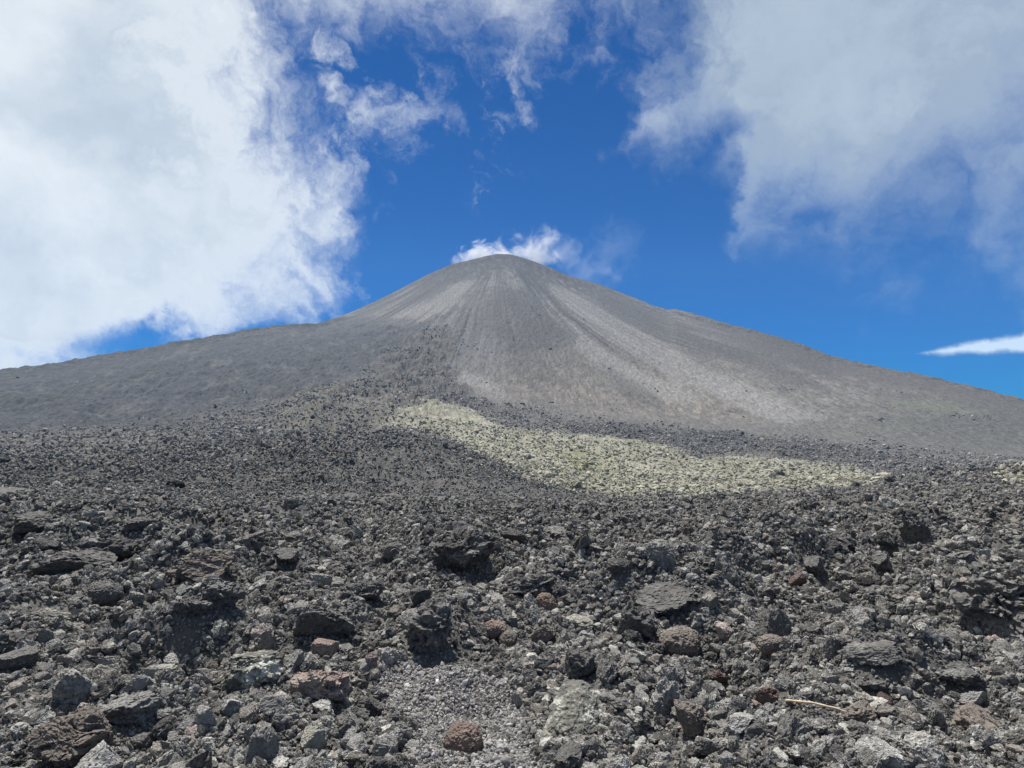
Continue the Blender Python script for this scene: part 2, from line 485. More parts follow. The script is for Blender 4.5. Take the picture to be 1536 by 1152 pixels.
# gaps near the ridge
gx, gy = deg(185, 520)
gap = smoothstep(1.0, 0.0, E.m('SQRT', E.m('POWER', (azw - gx) / 5.5, 2.0) + E.m('POWER', (el_ - gy) / 1.5, 2.0)) + (fine - 0.5) * 1.4)
left = left * (1.0 - 0.8 * gap)
# right bank: everything above a lower edge that depends on bearing
lo_pts = [(880, 120), (960, 150), (1000, 160), (1040, 170), (1090, 215), (1120, 270), (1135, 330), (1190, 318), (1260, 332), (1340, 352), (1440, 375), (1536, 372)]
lp = sorted([(deg(x, y)[0], deg(x, y)[1]) for x, y in lo_pts])
low = curve(azw, [(0.0, lp[0][1])] + lp + [(180.0, 14.0)], 0, 180, 0, 90)
soft_r = 4.0 + 4.0 * smoothstep(20.0, 36.0, az_)
dr = (elw - low) / soft_r + (fine - 0.5) * 3.4 + (finer - 0.5) * 1.0
right = smoothstep(-0.9, 2.1, E.m('MINIMUM', dr, (azw - 12.6 - (el_ - 25.0) * 0.16) / 4.0 + (fine - 0.5) * 4.5 + (finer - 0.5) * 1.6))
right = right * (0.72 + 0.28 * smoothstep(13, 24, elw))
right = right * smoothstep(170.0, 110.0, az_ + (big - 0.5) * 60)
right = right * (1.0 - 0.7 * smoothstep(50.0, 66.0, el_ + (big - 0.5) * 40))
# thin veil along the top
tp_pts = [(380, 60), (450, 60), (520, 70), (600, 45), (700, 55), (780, 100), (860, 60), (950, 5), (990, -30)]
tp = sorted([(deg(x, y)[0], deg(x, y)[1]) for x, y in tp_pts])
lowt = curve(az_, [(-60.0, tp[0][1])] + tp + [(60.0, 40.0)], -60, 60, 0, 90)
dt = (elw - lowt) / 5.0 + (fine - 0.5) * 6.0 + (finer - 0.5) * 2.4
veil = smoothstep(-0.7, 2.8, dt) * 0.75 * smoothstep(-60.0, -40.0, az_) * smoothstep(60.0, 40.0, az_)
veil = veil * (1.0 - 0.6 * smoothstep(44.0, 58.0, el_ + (big - 0.5) * 40))


def puff(px, py, ra, re, rot, strength, grain=2.2):
    a, e = deg(px, py)
    u = azw - a; v = elw - e
    c, s = math.cos(R(rot)), math.sin(R(rot))
    uu = (u * c + v * s) / ra; vv = (v * c - u * s) / re
    q = E.m('SQRT', uu * uu + vv * vv)
    return smoothstep(-0.1, 2.4, (1.0 - q) * 1.1 + (finer - 0.5) * grain * 2.2 + (fine - 0.5) * 4.5) * strength


wisps = None
for a in [(570, 190, 5.5, 2.8, 35, 0.62), (525, 120, 3.4, 5.2, -10, 0.66), (625, 175, 4.8, 2.0, 60, 0.42), (545, 215, 3.4, 3.2, 20, 0.62), (520, 240, 2.4, 2.4, 0, 0.8), (775, 150, 1.6, 4.6, -15, 0.55), (770, 90, 3.0, 2.5, 0, 0.5), (690, 175, 1.2, 2.4, 40, 0.25),
          (620, 280, 0.9, 0.9, 0, 0.22), (600, 320, 1.8, 0.7, 0, 0.25), (1140, 320, 1.6, 2.2, 0, 0.3)]:
    p = puff(*a)
    wisps = p if wisps is None else E.m('MAXIMUM', wisps, p)
# slim lens cloud at the right
la, le = deg(1500, 519)
ux = (az_ - la)
half = curve(az_, [(deg(1385, 530)[0], 0.0), (deg(1400, 528)[0], 0.16), (deg(1440, 522)[0], 0.42), (deg(1500, 517)[0], 0.62), (deg(1536, 515)[0], 0.66), (44.0, 0.5), (50.0, 0.0)], 25, 52, 0, 1)
mid = curve(az_, [(25.0, deg(1385, 531)[1]), (deg(1400, 528)[0], deg(1400, 528)[1]), (deg(1460, 521)[0], deg(1460, 521)[1]), (deg(1536, 516)[0], deg(1536, 516)[1]), (52.0, deg(1536, 512)[1])], 25, 52, 0, 10)
lens = smoothstep(-0.22, 0.30, half - E.m('ABSOLUTE', el_ - mid) + 0.06 + (fine - 0.5) * 1.2 + (finer - 0.5) * 0.6) * 0.95 * smoothstep(28.0, 31.5, az_) * smoothstep(50, 46, az_)
# broken cloud behind the viewer
back = smoothstep(0.52, 0.66, big + (fine - 0.5) * 0.3) * smoothstep(75.0, 130.0, E.m('ABSOLUTE', az_)) * smoothstep(2.0, 12.0, el_)
over = smoothstep(0.54, 0.68, big + (fine - 0.5) * 0.3) * smoothstep(46.0, 60.0, el_)

mask = E.m('MAXIMUM', left, E.m('MAXIMUM', right, E.m('MAXIMUM', veil, E.m('MAXIMUM', wisps, E.m('MAXIMUM', lens, E.m('MAXIMUM', back, over))))))
tone = smoothstep(0.25, 0.72, tex_noise(DW, 3.6, 4, 0.5, 0.0) * 0.6 + tex_noise(D, 9.0, 5, 0.5, 0.3) * 0.4 + (fine - 0.5) * 0.5)
rim_l = smoothstep(3.2, 0.6, dl); rim_r = smoothstep(2.6, 0.3, dr)
tone_r = E.m('MAXIMUM', tone * 0.8, rim_r)
tone = E.m('MAXIMUM', tone * 0.9, rim_l)
lit = mixc(tone, (0.315, 0.365, 0.42), (0.54, 0.565, 0.58))
grey = mixc(tone_r, (0.19, 0.238, 0.298), (0.30, 0.352, 0.412))
cloudc = mixc(smoothstep(6.0, 16.0, az_), lit, grey)
cloudc = mixc(lens, cloudc, (0.42, 0.51, 0.61))
bg1 = nt.nodes.new('ShaderNodeBackground'); bg1.inputs[1].default_value = SKY_STRENGTH
nt.links.new(skyc.s, bg1.inputs[0])
bg2 = nt.nodes.new('ShaderNodeBackground'); bg2.inputs[1].default_value = 1.0
nt.links.new(cloudc.s, bg2.inputs[0])
mx = nt.nodes.new('ShaderNodeMixShader'); nt.links.new(mask.s, mx.inputs[0])
nt.links.new(bg1.outputs[0], mx.inputs[1]); nt.links.new(bg2.outputs[0], mx.inputs[2])
wo = nt.nodes.new('ShaderNodeOutputWorld'); nt.links.new(mx.outputs[0], wo.inputs[0])
world.cycles.sampling_method = 'MANUAL'; world.cycles.sample_map_resolution = 512


# ------------------------------------------------------------------ materials
def new_mat(name):
    m = bpy.data.materials.new(name); m.use_nodes = True
    t = m.node_tree; t.nodes.clear(); E.nt = t
    out = t.nodes.new('ShaderNodeOutputMaterial'); b = t.nodes.new('ShaderNodeBsdfPrincipled')
    b.inputs['Specular IOR Level'].default_value = 0.25
    t.links.new(b.outputs[0], out.inputs[0])
    return m, t, b, out


def bump(height, dist, strength=1.0, prev=None):
    n = E.nt.nodes.new('ShaderNodeBump'); n.inputs['Distance'].default_value = dist; n.inputs['Strength'].default_value = strength
    E.nt.links.new(height.s, n.inputs['Height'])
    if prev is not None: E.nt.links.new(prev, n.inputs['Normal'])
    return n.outputs[0]


def terrain_mat():
    m, t, b, out = new_mat('volcanic_ground')
    at = t.nodes.new('ShaderNodeAttribute'); at.attribute_name = 'albedo'
    geo = t.nodes.new('ShaderNodeNewGeometry'); P = geo.outputs['Position']
    rough = t.nodes.new('ShaderNodeAttribute'); rough.attribute_name = 'rough'
    sp = t.nodes.new('ShaderNodeVectorMath'); sp.operation = 'MULTIPLY'; sp.inputs[1].default_value = (1.0, 0.35, 0.5)
    t.links.new(P, sp.inputs[0])
    n1 = tex_noise(sp.outputs[0], 0.75, 6, 0.74); n2 = tex_noise(P, 2.2, 6, 0.6)
    v = E.m('MULTIPLY_ADD', n1 - 0.5, 2.0, 1.0) * E.m('MULTIPLY_ADD', n2 - 0.5, 0.8, 1.0)
    c = mixc(1.0, E(at.outputs['Color']), E(combine(v, v, v)), 'MULTIPLY')
    t.links.new(c.s, b.inputs['Base Color']); b.inputs['Roughness'].default_value = 0.95
    n3 = tex_noise(P, 28.0, 5, 0.65)
    nb = bump(n3, 0.03, 0.9)
    nb = bump(n1 * E(rough.outputs['Fac']), 1.3, 0.8, nb)
    nb = bump(n2 * E(rough.outputs['Fac']), 0.35, 0.6, nb)
    t.links.new(nb, b.inputs['Normal'])
    return m


def rock_mat(name, dark, pale, crust, crust_amt=0.35, spread=0.6, tints=None, scale=1.0, tint_amt=0.35):
    """porous clinker: base colour differs from rock to rock, pale crust in patches, pits"""
    m, t, b, out = new_mat(name)
    tcn = t.nodes.new('ShaderNodeTexCoord'); P = tcn.outputs['Object']
    oi = t.nodes.new('ShaderNodeObjectInfo'); rnd = E(oi.outputs['Random'])
    mp = t.nodes.new('ShaderNodeVectorMath'); mp.operation = 'ADD'
    t.links.new(P, mp.inputs[0]); t.links.new(combine(rnd * 37.0, rnd * 91.0, rnd * 13.0), mp.inputs[1])
    V = mp.outputs[0]
    n1 = tex_noise(V, 2.2 * scale, 7, 0.6); n2 = tex_noise(V, 9.0 * scale, 6, 0.65); n3 = tex_noise(V, 30.0 * scale, 3, 0.6)
    c = mixc(E.m('MULTIPLY_ADD', n2 - 0.5, 1.6, rnd * spread, clamp=True), dark, pale)
    if tints:
        rr = E.m('FRACT', rnd * 7.31)
        ramp = t.nodes.new('ShaderNodeValToRGB'); cr = ramp.color_ramp; cr.interpolation = 'CONSTANT'
        cr.elements[0].position = 0; cr.elements[0].color = (*tints[0][1], 1)
        cr.elements[1].position = tints[1][0]; cr.elements[1].color = (*tints[1][1], 1)
        for p, cc in tints[2:]:
            e = cr.elements.new(p); e.color = (*cc, 1)
        t.links.new(rr.s, ramp.inputs[0])
        c = mixc(1.0, c, E(ramp.outputs[0]), 'MULTIPLY')
    k = smoothstep(0.52, 0.66, n1 + (n2 - 0.5) * 0.5)
    c = mixc(k * crust_amt * smoothstep(0.0, 0.7, E.m('FRACT', rnd * 3.7)), c, crust)
    t.links.new(c.s, b.inputs['Base Color']); b.inputs['Roughness'].default_value = 0.92
    vo = t.nodes.new('ShaderNodeTexVoronoi'); vo.inputs['Scale'].default_value = 14 * scale; t.links.new(V, vo.inputs['Vector'])
    hgt = n2 * 0.6 + n3 * 0.25 + smoothstep(0.0, 0.5, E(vo.outputs['Distance'])) * 0.35
    sz = t.nodes.new('ShaderNodeAttribute'); sz.attribute_type = 'INSTANCER'; sz.attribute_name = 'stone_size'
    bn = bump(hgt, 0.1, 0.85)
    t.links.new((E(sz.outputs['Fac']) * 0.11).s, bn.node.inputs['Distance'])
    t.links.new(bn, b.inputs['Normal'])
    return m


GREYS = [(0.0, (1.0, 1.0, 1.0)), (0.38, (1.06, 1.0, 0.94)), (0.52, (0.52, 0.52, 0.52)), (0.78, (1.35, 1.35, 1.31)), (0.92, (1.06, 0.96, 0.92)), (0.955, (1.6, 1.58, 1.5)), (0.985, (1.12, 0.94, 0.88))]
M_GROUND = terrain_mat()
M_ROCK = rock_mat('lava_clinker', (0.080, 0.078, 0.074), (0.33, 0.324, 0.308), (0.50, 0.495, 0.465), 0.7, 0.6, GREYS)
M_LICHEN = rock_mat('lichen_clinker', (0.225, 0.222, 0.175), (0.44, 0.428, 0.352), (0.52, 0.508, 0.425), 0.6, 0.7,
                    [(0.0, (1, 1, 1)), (0.5, (1.08, 1.07, 1.02)), (0.9, (0.85, 0.85, 0.85)), (0.98, (0.5, 0.49, 0.50))])
M_GRAVEL = rock_mat('gravel_grey', (0.16, 0.157, 0.155), (0.34, 0.333, 0.33), (0.38, 0.375, 0.37), 0.3, 0.8, GREYS)
M_FAR = rock_mat('slope_boulder', (0.09, 0.088, 0.087), (0.26, 0.254, 0.246), (0.34, 0.335, 0.32), 0.6, 0.7, GREYS)
M_DARK = rock_mat('shaded_clinker', (0.060, 0.058, 0.056), (0.175, 0.17, 0.162), (0.26, 0.255, 0.235), 0.5)  # darker copy of lava_clinker: shade of the lumps put into the colour
M_BLACK = rock_mat('smooth_black', (0.017, 0.016, 0.016), (0.033, 0.032, 0.031), (0.058, 0.056, 0.053), 0.2)
M_PINK = rock_mat('pink_scoria', (0.158, 0.122, 0.106), (0.292, 0.236, 0.209), (0.332, 0.312, 0.274), 0.5)
M_BROWN = rock_mat('brown_scoria', (0.134, 0.099, 0.082), (0.245, 0.190, 0.162), (0.285, 0.258, 0.224), 0.35)
M_RED = rock_mat('red_scoria', (0.075, 0.054, 0.049), (0.165, 0.12, 0.108), (0.22, 0.19, 0.175), 0.3)
M_GREENISH = rock_mat('green_grey', (0.095, 0.094, 0.082), (0.29, 0.286, 0.25), (0.44, 0.435, 0.38), 1.0, 0.5, scale=0.8)
M_PALE = rock_mat('pale_grey', (0.166, 0.160, 0.141), (0.316, 0.304, 0.267), (0.395, 0.380, 0.332), 0.5)
M_WHITE = rock_mat('white_stone', (0.349, 0.336, 0.304), (0.499, 0.480, 0.433), (0.541, 0.520, 0.471), 0.5)
M_DUSK = rock_mat('brownish_slab', (0.103, 0.089, 0.078), (0.229, 0.199, 0.175), (0.269, 0.251, 0.217), 0.4)


# ------------------------------------------------------------------ meshes
def grid_mesh(name, X, Y, Z, face_sel, mat, col=None, rough=None, normals=None):
    """the selected quads of a (rows, cols) grid as one mesh"""
    nr, nc = X.shape
    idx = np.arange(nr * nc).reshape(nr, nc)
    q = np.stack([idx[:-1, :-1], idx[:-1, 1:], idx[1:, 1:], idx[1:, :-1]], -1)[face_sel]
    used, inv = np.unique(q.ravel(), return_inverse=True)
    q = inv.reshape(-1, 4)
    co = np.stack([X.ravel()[used], Y.ravel()[used], Z.ravel()[used]], -1).astype(np.float32)
    me = bpy.data.meshes.new(name)
    me.vertices.add(len(co)); me.vertices.foreach_set('co', co.ravel())
    me.loops.add(q.size); me.loops.foreach_set('vertex_index', q.ravel().astype(np.int32))
    me.polygons.add(len(q)); me.polygons.foreach_set('loop_start', np.arange(0, q.size, 4, dtype=np.int32))
    me.polygons.foreach_set('loop_total', np.full(len(q), 4, np.int32))
    me.polygons.foreach_set('use_smooth', np.ones(len(q), bool))
    me.update(calc_edges=True)
    if col is not None:
        a = me.attributes.new('albedo', 'FLOAT_COLOR', 'POINT')
        c = np.ones((len(used), 4), np.float32); c[:, :3] = col.reshape(-1, 3)[used]
        a.data.foreach_set('color', c.ravel())
        a = me.attributes.new('rough', 'FLOAT', 'POINT')
        a.data.foreach_set('value', rough.ravel()[used].astype(np.float32))
    me.materials.append(mat)
    if normals is not None:
        me.normals_split_custom_set_from_vertices(normals.reshape(-1, 3)[used].tolist())
    o = bpy.data.objects.new(name, me); C.objects.link(o)
    return o


def grid_normals(X, Y, Z):
    P = np.stack([X, Y, Z], -1)
    du = np.gradient(P, axis=1); dv = np.gradient(P, axis=0)
    n = np.cross(du, dv); n /= np.linalg.norm(n, axis=-1, keepdims=True) + 1e-12
    n[n[..., 2] < 0] *= -1
    return n


def structure(o, label):
    o['kind'] = 'structure'; o['label'] = label
    return o


# near field, all round the viewpoint
azn = np.concatenate([np.linspace(-math.pi, R(-50), 60, endpoint=False), np.linspace(R(-50), R(50), 820, endpoint=False), np.linspace(R(50), math.pi, 61)])
rn = np.concatenate([[0.02, 0.5, 1.0], np.exp(np.linspace(math.log(1.5), math.log(74), 330))])
RR, AA = np.meshgrid(rn, azn, indexing='ij')
X = RR * np.sin(AA); Y = RR * np.cos(AA)
Zb = base_z(AA, RR)
Z = Zb + near_relief(X, Y, RR) * (1 - sstep(60, 75, RR)) - 1.2 * sstep(66, 74, RR)
px, py = image_pixel(X, Y, Z)
px = np.where(Y > 0.3, px, -5000)
gr = poly_mask(P_GRAVEL, px, py, 25) * (RR < 7)
redp = np.exp(-(((px - 385) / 45) ** 2 + ((py - 918) / 14) ** 2)) * (Y > 0) + 0.7 * np.exp(-(((px - 575) / 40) ** 2 + ((py - 1005) / 22) ** 2)) * (Y > 0)
col = np.ones(X.shape + (3,)) * np.array([0.088, 0.085, 0.080])
col = col * (1 - gr[..., None]) + gr[..., None] * np.array([0.11, 0.107, 0.108])
redp = np.clip(redp, 0, 1)[..., None] * 0.8
col = col * (1 - redp) + redp * np.array([0.12, 0.080, 0.072])
o = grid_mesh('lava_field', X, Y, Z, np.ones((len(rn) - 1, len(azn) - 1), bool), M_GROUND, col, 0.12 + 0 * X)
structure(o, 'dark grey lava field of broken clinker in the foreground')

# flows, ridge and cone beyond
NC = 1900
azf = np.radians(np.concatenate([np.linspace(-62, -40, 120, endpoint=False), np.linspace(-40, 40, NC - 240, endpoint=False), np.linspace(40, 62, 120)]))
SRi = np.array([np.interp(azf, AZ, SR[k]) for k in range(len(SR))])
rows = []
for (k0, k1, n) in [(K_D, K_E, 90), (K_E, K_F, 60), (K_F, K_G, 75), (K_G, K_H, 60), (K_H, K_M, 85), (K_M, K_T, 85), (K_T, K_S, 16), (K_S, K_B, 10), (K_B, K_L, 8)]:
    t = np.linspace(0, 1, n, endpoint=(k1 == K_L))
    rows.append(SRi[k0][None] + (SRi[k1] - SRi[k0])[None] * t[:, None])
RR = np.concatenate(rows); AA = np.broadcast_to(azf[None], RR.shape)
X = RR * np.sin(AA); Y = RR * np.cos(AA)
Zb = base_z(AA, RR)
zf, M = far_relief(X, Y, RR, AA, Zb)
Z = Zb + near_relief(X, Y, RR) * (1 - sstep(60, 75, RR)) + zf
NRM = grid_normals(X, Y, Z)


def lerp(c, w, v):
    return c * (1 - w[..., None]) + w[..., None] * np.asarray(v)


px, py = image_pixel(X, Y, Zb)
st = M['streak']; f1 = fbm(X / 45, Y / 100, 4, 200); f2 = fbm(X / 6, Y / 18, 3, 210); fs = M['fine']
col = np.ones(X.shape + (3,)) * np.array([0.125, 0.120, 0.114])                     # clinker flows
col = lerp(col, sstep(80, 160, RR) * sstep(-0.1, 0.5, f1) * (1 - M['band']) * 0.6, (0.155, 0.147, 0.136))
cone = np.clip(M['cone'], 0, 1)
up = sstep(600, 480, py + 25 * f1)                                                   # upper cone: bare ash
col = lerp(col, cone, (0.112, 0.113, 0.117))
col = lerp(col, cone * sstep(0.1, 0.8, st) * (0.30 + 0.25 * up), (0.172, 0.168, 0.167))   # pale scree
col = lerp(col, cone * sstep(-0.05, -0.7, st) * (0.4 + 0.4 * up), (0.085, 0.081, 0.080))  # dark scoria runs
col = lerp(col, cone * np.clip(M['runs'], 0, 1) * 0.8, (0.222, 0.22, 0.222))
col = lerp(col, cone * np.clip(-M['runs'], 0, 1) * 0.8, (0.066, 0.063, 0.064))
col = lerp(col, cone * sstep(0.25, 0.9, fs) * 0.35, (0.20, 0.19, 0.18))
col = lerp(col, cone * sstep(-0.25, -0.9, fs) * 0.45, (0.072, 0.068, 0.067))
lob = fbm(X / 38, Y / 60, 4, 245, 0.6)
col = lerp(col, cone * sstep(470, 560, py + 16 * f1) * sstep(0.15, 0.5, lob) * 0.5, (0.088, 0.085, 0.083))
col = lerp(col, cone * sstep(540, 600, py + 16 * f1) * sstep(-0.15, -0.5, lob) * 0.4, (0.185, 0.178, 0.165))
lowr = cone * sstep(500, 600, py + 18 * f1) * sstep(560, 760, px)
col = lerp(col, lowr * 0.6, (0.152, 0.144, 0.132))                                  # browner lower slopes
col = lerp(col, lowr * sstep(0.1, 0.6, f2 + 0.4 * f1) * 0.6, (0.225, 0.21, 0.19))
col = lerp(col, lowr * sstep(-0.2, -0.8, f2) * 0.5, (0.080, 0.075, 0.070))
wf = cone * sstep(660, 820, px + 40 * f1) * sstep(420, 520, py) * sstep(1300, 1050, px)
col = col * (1 + wf[..., None] * np.array([0.05, 0.0, -0.06]))
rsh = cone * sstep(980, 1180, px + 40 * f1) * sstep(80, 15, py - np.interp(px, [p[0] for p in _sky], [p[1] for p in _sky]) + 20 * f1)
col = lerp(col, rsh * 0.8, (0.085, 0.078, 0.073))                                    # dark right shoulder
gl = cone * sstep(1120, 1220, px + 40 * f1) * sstep(600, 640, py + 12 * f1)
col = lerp(col, gl * 0.6, (0.105, 0.107, 0.096))
col = lerp(col, cone * sstep(1240, 1420, px + 60 * f1) * sstep(590, 640, py + 14 * f1) * 0.6, (0.082, 0.081, 0.077))
col = lerp(col, M['summit'] * cone * 0.9 * np.clip(0.75 - 0.4 * st, 0, 1), (0.078, 0.075, 0.076))
crest = cone * sstep(48, 14, py - np.interp(px, [p[0] for p in _sky], [p[1] for p in _sky]) + 8 * f2) * sstep(600, 680, px) * sstep(960, 860, px)
col = lerp(col, crest * np.clip(0.7 + 0.9 * f2, 0.1, 1), (0.072, 0.069, 0.069))
mot = cone * sstep(90, 40, py - np.interp(px, [p[0] for p in _sky], [p[1] for p in _sky]) + 20 * f1) * sstep(640, 720, px) * sstep(960, 860, px)
col = lerp(col, mot * sstep(-0.1, 0.6, f2 + f1) * 0.7, (0.070, 0.068, 0.069))
col = lerp(col, M['chute'] * 0.35 * sstep(-0.2, 0.3, st), (0.19, 0.182, 0.176))
for pl in P_PALE_RUNS:
    col = lerp(col, cone * poly_mask(pl, px + 5 * st + 8 * f1, py + 4 * f1, 6.0) * np.clip(0.7 + 0.5 * M['runs'] + 0.3 * st, 0, 1) * 0.9, (0.222, 0.215, 0.208))
for pl in P_DARK_RUNS:
    col = lerp(col, cone * poly_mask(pl, px + 5 * st + 8 * f1, py + 4 * f1, 6.0) * np.clip(0.7 - 0.5 * M['runs'] - 0.3 * st, 0, 1) * 0.85, (0.085, 0.081, 0.079))
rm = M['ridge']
col = lerp(col, rm, (0.058, 0.062, 0.071))  # bluish basalt, darkened further to paint in the cloud shadow on the ridge
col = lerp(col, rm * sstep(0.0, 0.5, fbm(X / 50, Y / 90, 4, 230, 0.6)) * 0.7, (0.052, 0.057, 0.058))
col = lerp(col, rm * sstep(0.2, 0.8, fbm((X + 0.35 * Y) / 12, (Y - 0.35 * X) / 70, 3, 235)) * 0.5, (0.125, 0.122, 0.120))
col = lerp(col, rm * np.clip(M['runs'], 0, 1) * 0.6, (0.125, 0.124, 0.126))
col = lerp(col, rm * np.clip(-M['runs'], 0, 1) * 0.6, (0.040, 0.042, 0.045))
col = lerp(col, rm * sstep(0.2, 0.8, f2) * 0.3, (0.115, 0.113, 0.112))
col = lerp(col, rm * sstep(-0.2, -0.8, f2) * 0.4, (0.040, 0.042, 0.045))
tg = M['tongue']
col = lerp(col, tg * 0.6, (0.108, 0.103, 0.102))
col = lerp(col, tg * sstep(0.1, 0.7, f2) * 0.6, (0.165, 0.155, 0.146))
col = lerp(col, tg * sstep(-0.2, -0.8, f2) * 0.6, (0.045, 0.043, 0.043))
col = lerp(col, M['tan'] * sstep(-0.5, 0.4, f2) * 0.7, (0.180, 0.168, 0.138))
col = lerp(col, M['band'] * 0.9, (0.078, 0.073, 0.070))
col = lerp(col, M['green'] * 0.85, (0.125, 0.130, 0.105))
lich = M['lichen']
col = lerp(col, poly_mask(P_FLANK, px, py, 10.0) * (RR < 200) * 0.8, (0.140, 0.136, 0.130))
col = lerp(col, sstep(400, 250, px) * (RR < 230) * sstep(0.0, 0.5, f1) * 0.45, (0.165, 0.16, 0.152))
col = lerp(col, lich, (0.32, 0.31, 0.25))
col = lerp(col, lich * sstep(-0.1, 0.5, f2 + 0.5 * f1) * 0.75, (0.205, 0.20, 0.145))
col = lerp(col, lich * np.exp(-(((px - 870) / 60) ** 2 + ((py - 695) / 22) ** 2)) * sstep(0, .5, f1 + 0.3), (0.25, 0.25, 0.13))
g1 = fbm(X / 2.2, Y / 7, 3, 240, 0.85)
col = col * (1 - 0.13 * cone * sstep(560, 500, py))[..., None]
col = col * (0.74 * (1 + 0.27 * sstep(220, 320, RR) * np.clip(g1, -1.5, 1.5)))[..., None]
rough = 0.95 - 0.40 * cone - 0.35 * M['ridge'] + 0.3 * M['tongue']
rough = np.clip(rough, 0.15, 1.3)
fc = lambda a: 0.25 * (a[:-1, :-1] + a[1:, :-1] + a[:-1, 1:] + a[1:, 1:])
rowsid = np.arange(RR.shape[0] - 1)[:, None]
is_l = fc(lich) > 0.5
is_r = (fc(M['ridge']) > 0.5) & ~is_l
far_face = (fc(RR) > np.interp(fc(AA), azf, SRi[K_H]) - 40)
is_v = far_face & ~is_l & ~is_r
is_g = ~(is_l | is_r | is_v)
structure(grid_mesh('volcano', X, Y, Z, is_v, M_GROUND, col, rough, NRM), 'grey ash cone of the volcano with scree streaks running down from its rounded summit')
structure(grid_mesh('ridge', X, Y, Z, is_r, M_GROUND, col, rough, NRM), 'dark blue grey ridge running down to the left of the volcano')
structure(grid_mesh('lichen_slope', X, Y, Z, is_l, M_GROUND, col, rough, NRM), 'pale yellow green lichen covered lava flow in front of the volcano')
structure(grid_mesh('lava_flow', X, Y, Z, is_g, M_GROUND, col, rough, NRM), 'dark rough lava flow between the foreground rubble and the foot of the volcano')


# ------------------------------------------------------------------ rocks
def rock_mesh(name, seed, style, mat, sub=5, squash=(1, 1, 0.75)):
    rs = random.Random(seed)
    bm = bmesh.new(); bmesh.ops.create_icosphere(bm, subdivisions=sub, radius=1.0)
    off = Vector((rs.uniform(-50, 50), rs.uniform(-50, 50), rs.uniform(-50, 50)))
    planes = []
    npl = {'clinker': 4, 'block': 9, 'round': 0, 'slab': 6}[style]
    for _ in range(npl):
        n = Vector((rs.gauss(0, 1), rs.gauss(0, 1), rs.gauss(0, 1))).normalized()
        planes.append((n, rs.uniform(0.45, 0.8)))
    a_low, a_lump, a_mid, a_fine = {'clinker': (0.42, 0.34, 0.17, 0.07), 'block': (0.22, 0.16, 0.10, 0.05), 'round': (0.16, 0.10, 0.06, 0.03), 'slab': (0.35, 0.22, 0.12, 0.05)}[style]
    for v in bm.verts:
        d = v.co.normalized(); p = d + off
        q = p + 0.35 * Vector((mnoise.noise(p * 1.7), mnoise.noise(p * 1.7 + Vector((9, 0, 0))), mnoise.noise(p * 1.7 + Vector((0, 9, 0)))))
        h = 1 + a_low * mnoise.noise(q * 1.1)
        h += a_lump * (0.45 - 1.3 * abs(mnoise.noise(q * 2.3))) + a_mid * (0.4 - 1.3 * abs(mnoise.noise(q * 5.1)))
        h += a_fine * mnoise.noise(q * 11.0) + a_fine * 0.6 * mnoise.noise(q * 21.0)
        c = d * max(h, 0.25)
        for n, o in planes:
            e = c.dot(n) - o * (1 + 0.12 * mnoise.noise(p * 3.0))
            if e > 0: c = c - n * e * 0.85
        c = c + d * (0.055 * mnoise.noise(q * 7.0) + 0.04 * (0.4 - 1.3 * abs(mnoise.noise(q * 13.0))) + 0.028 * mnoise.noise(q * 27.0))
        v.co = Vector((c.x * squash[0], c.y * squash[1], c.z * squash[2]))
    # unit width
    xs = [v.co.x for v in bm.verts]; s = 1.0 / (max(xs) - min(xs)); cx = 0.5 * (max(xs) + min(xs))
    ys = [v.co.y for v in bm.verts]; cyy = 0.5 * (max(ys) + min(ys)); zs = [v.co.z for v in bm.verts]; cz = 0.5 * (max(zs) + min(zs))
    for v in bm.verts: v.co = Vector(((v.co.x - cx) * s, (v.co.y - cyy) * s, (v.co.z - cz) * s))
    me = bpy.data.meshes.new(name); bm.to_mesh(me); bm.free()
    me.materials.append(mat)
    return me


STY = ['clinker'] * 7 + ['block'] * 4 + ['slab'] * 3
SQ = [(1, .9, .8), (1, .8, .9), (1, 1, .65), (1, .75, .7), (1, .9, 1.0), (1, .85, .6), (1, .95, .75), (1, .8, .75), (1, .9, .65), (1, .75, .8), (1, 1, .7), (1, .7, .4), (1, .85, .45), (1, .6, .45)]
PROTO = [rock_mesh('lava_rock', 100 + i, STY[i], M_ROCK, 5, SQ[i]) for i in range(len(STY))]


def proto_collection(name, meshes):
    col_ = bpy.data.collections.new(name)
    for me in meshes:
        ob = bpy.data.objects.new(me.name, me); col_.objects.link(ob)
    return col_


def with_mat(meshes, mat, name):
    out = []
    for me in meshes:
        c = me.copy(); c.name = name; c.materials.clear(); c.materials.append(mat); out.append(c)
    return out


def small(meshes_spec, mat, name, sub):
    return [rock_mesh(name, 300 + i, s, mat, sub, q) for i, (s, q) in enumerate(meshes_spec)]


COL_ROCK = proto_collection('rock_shapes', PROTO)
COL_FAR = proto_collection('boulder_shapes', [rock_mesh('boulder', 500 + i, st_, M_FAR, 3, q_) for i, (st_, q_) in enumerate([('clinker', (1, .9, .8)), ('block', (1, .8, .8)), ('slab', (1, .7, .5)), ('clinker', (1, .8, 1.0)), ('block', (1, .7, .6))])])
COL_LICHEN = proto_collection('lichen_rock_shapes', with_mat(PROTO, M_LICHEN, 'lichen_rock'))
COL_GRAVEL = proto_collection('gravel_shapes', small([('block', (1, .85, .75)), ('round', (1, .8, .7)), ('clinker', (1, .9, .8)), ('block', (1, .7, .7)), ('clinker', (1, .8, .65))], M_GRAVEL, 'pebble', 3))


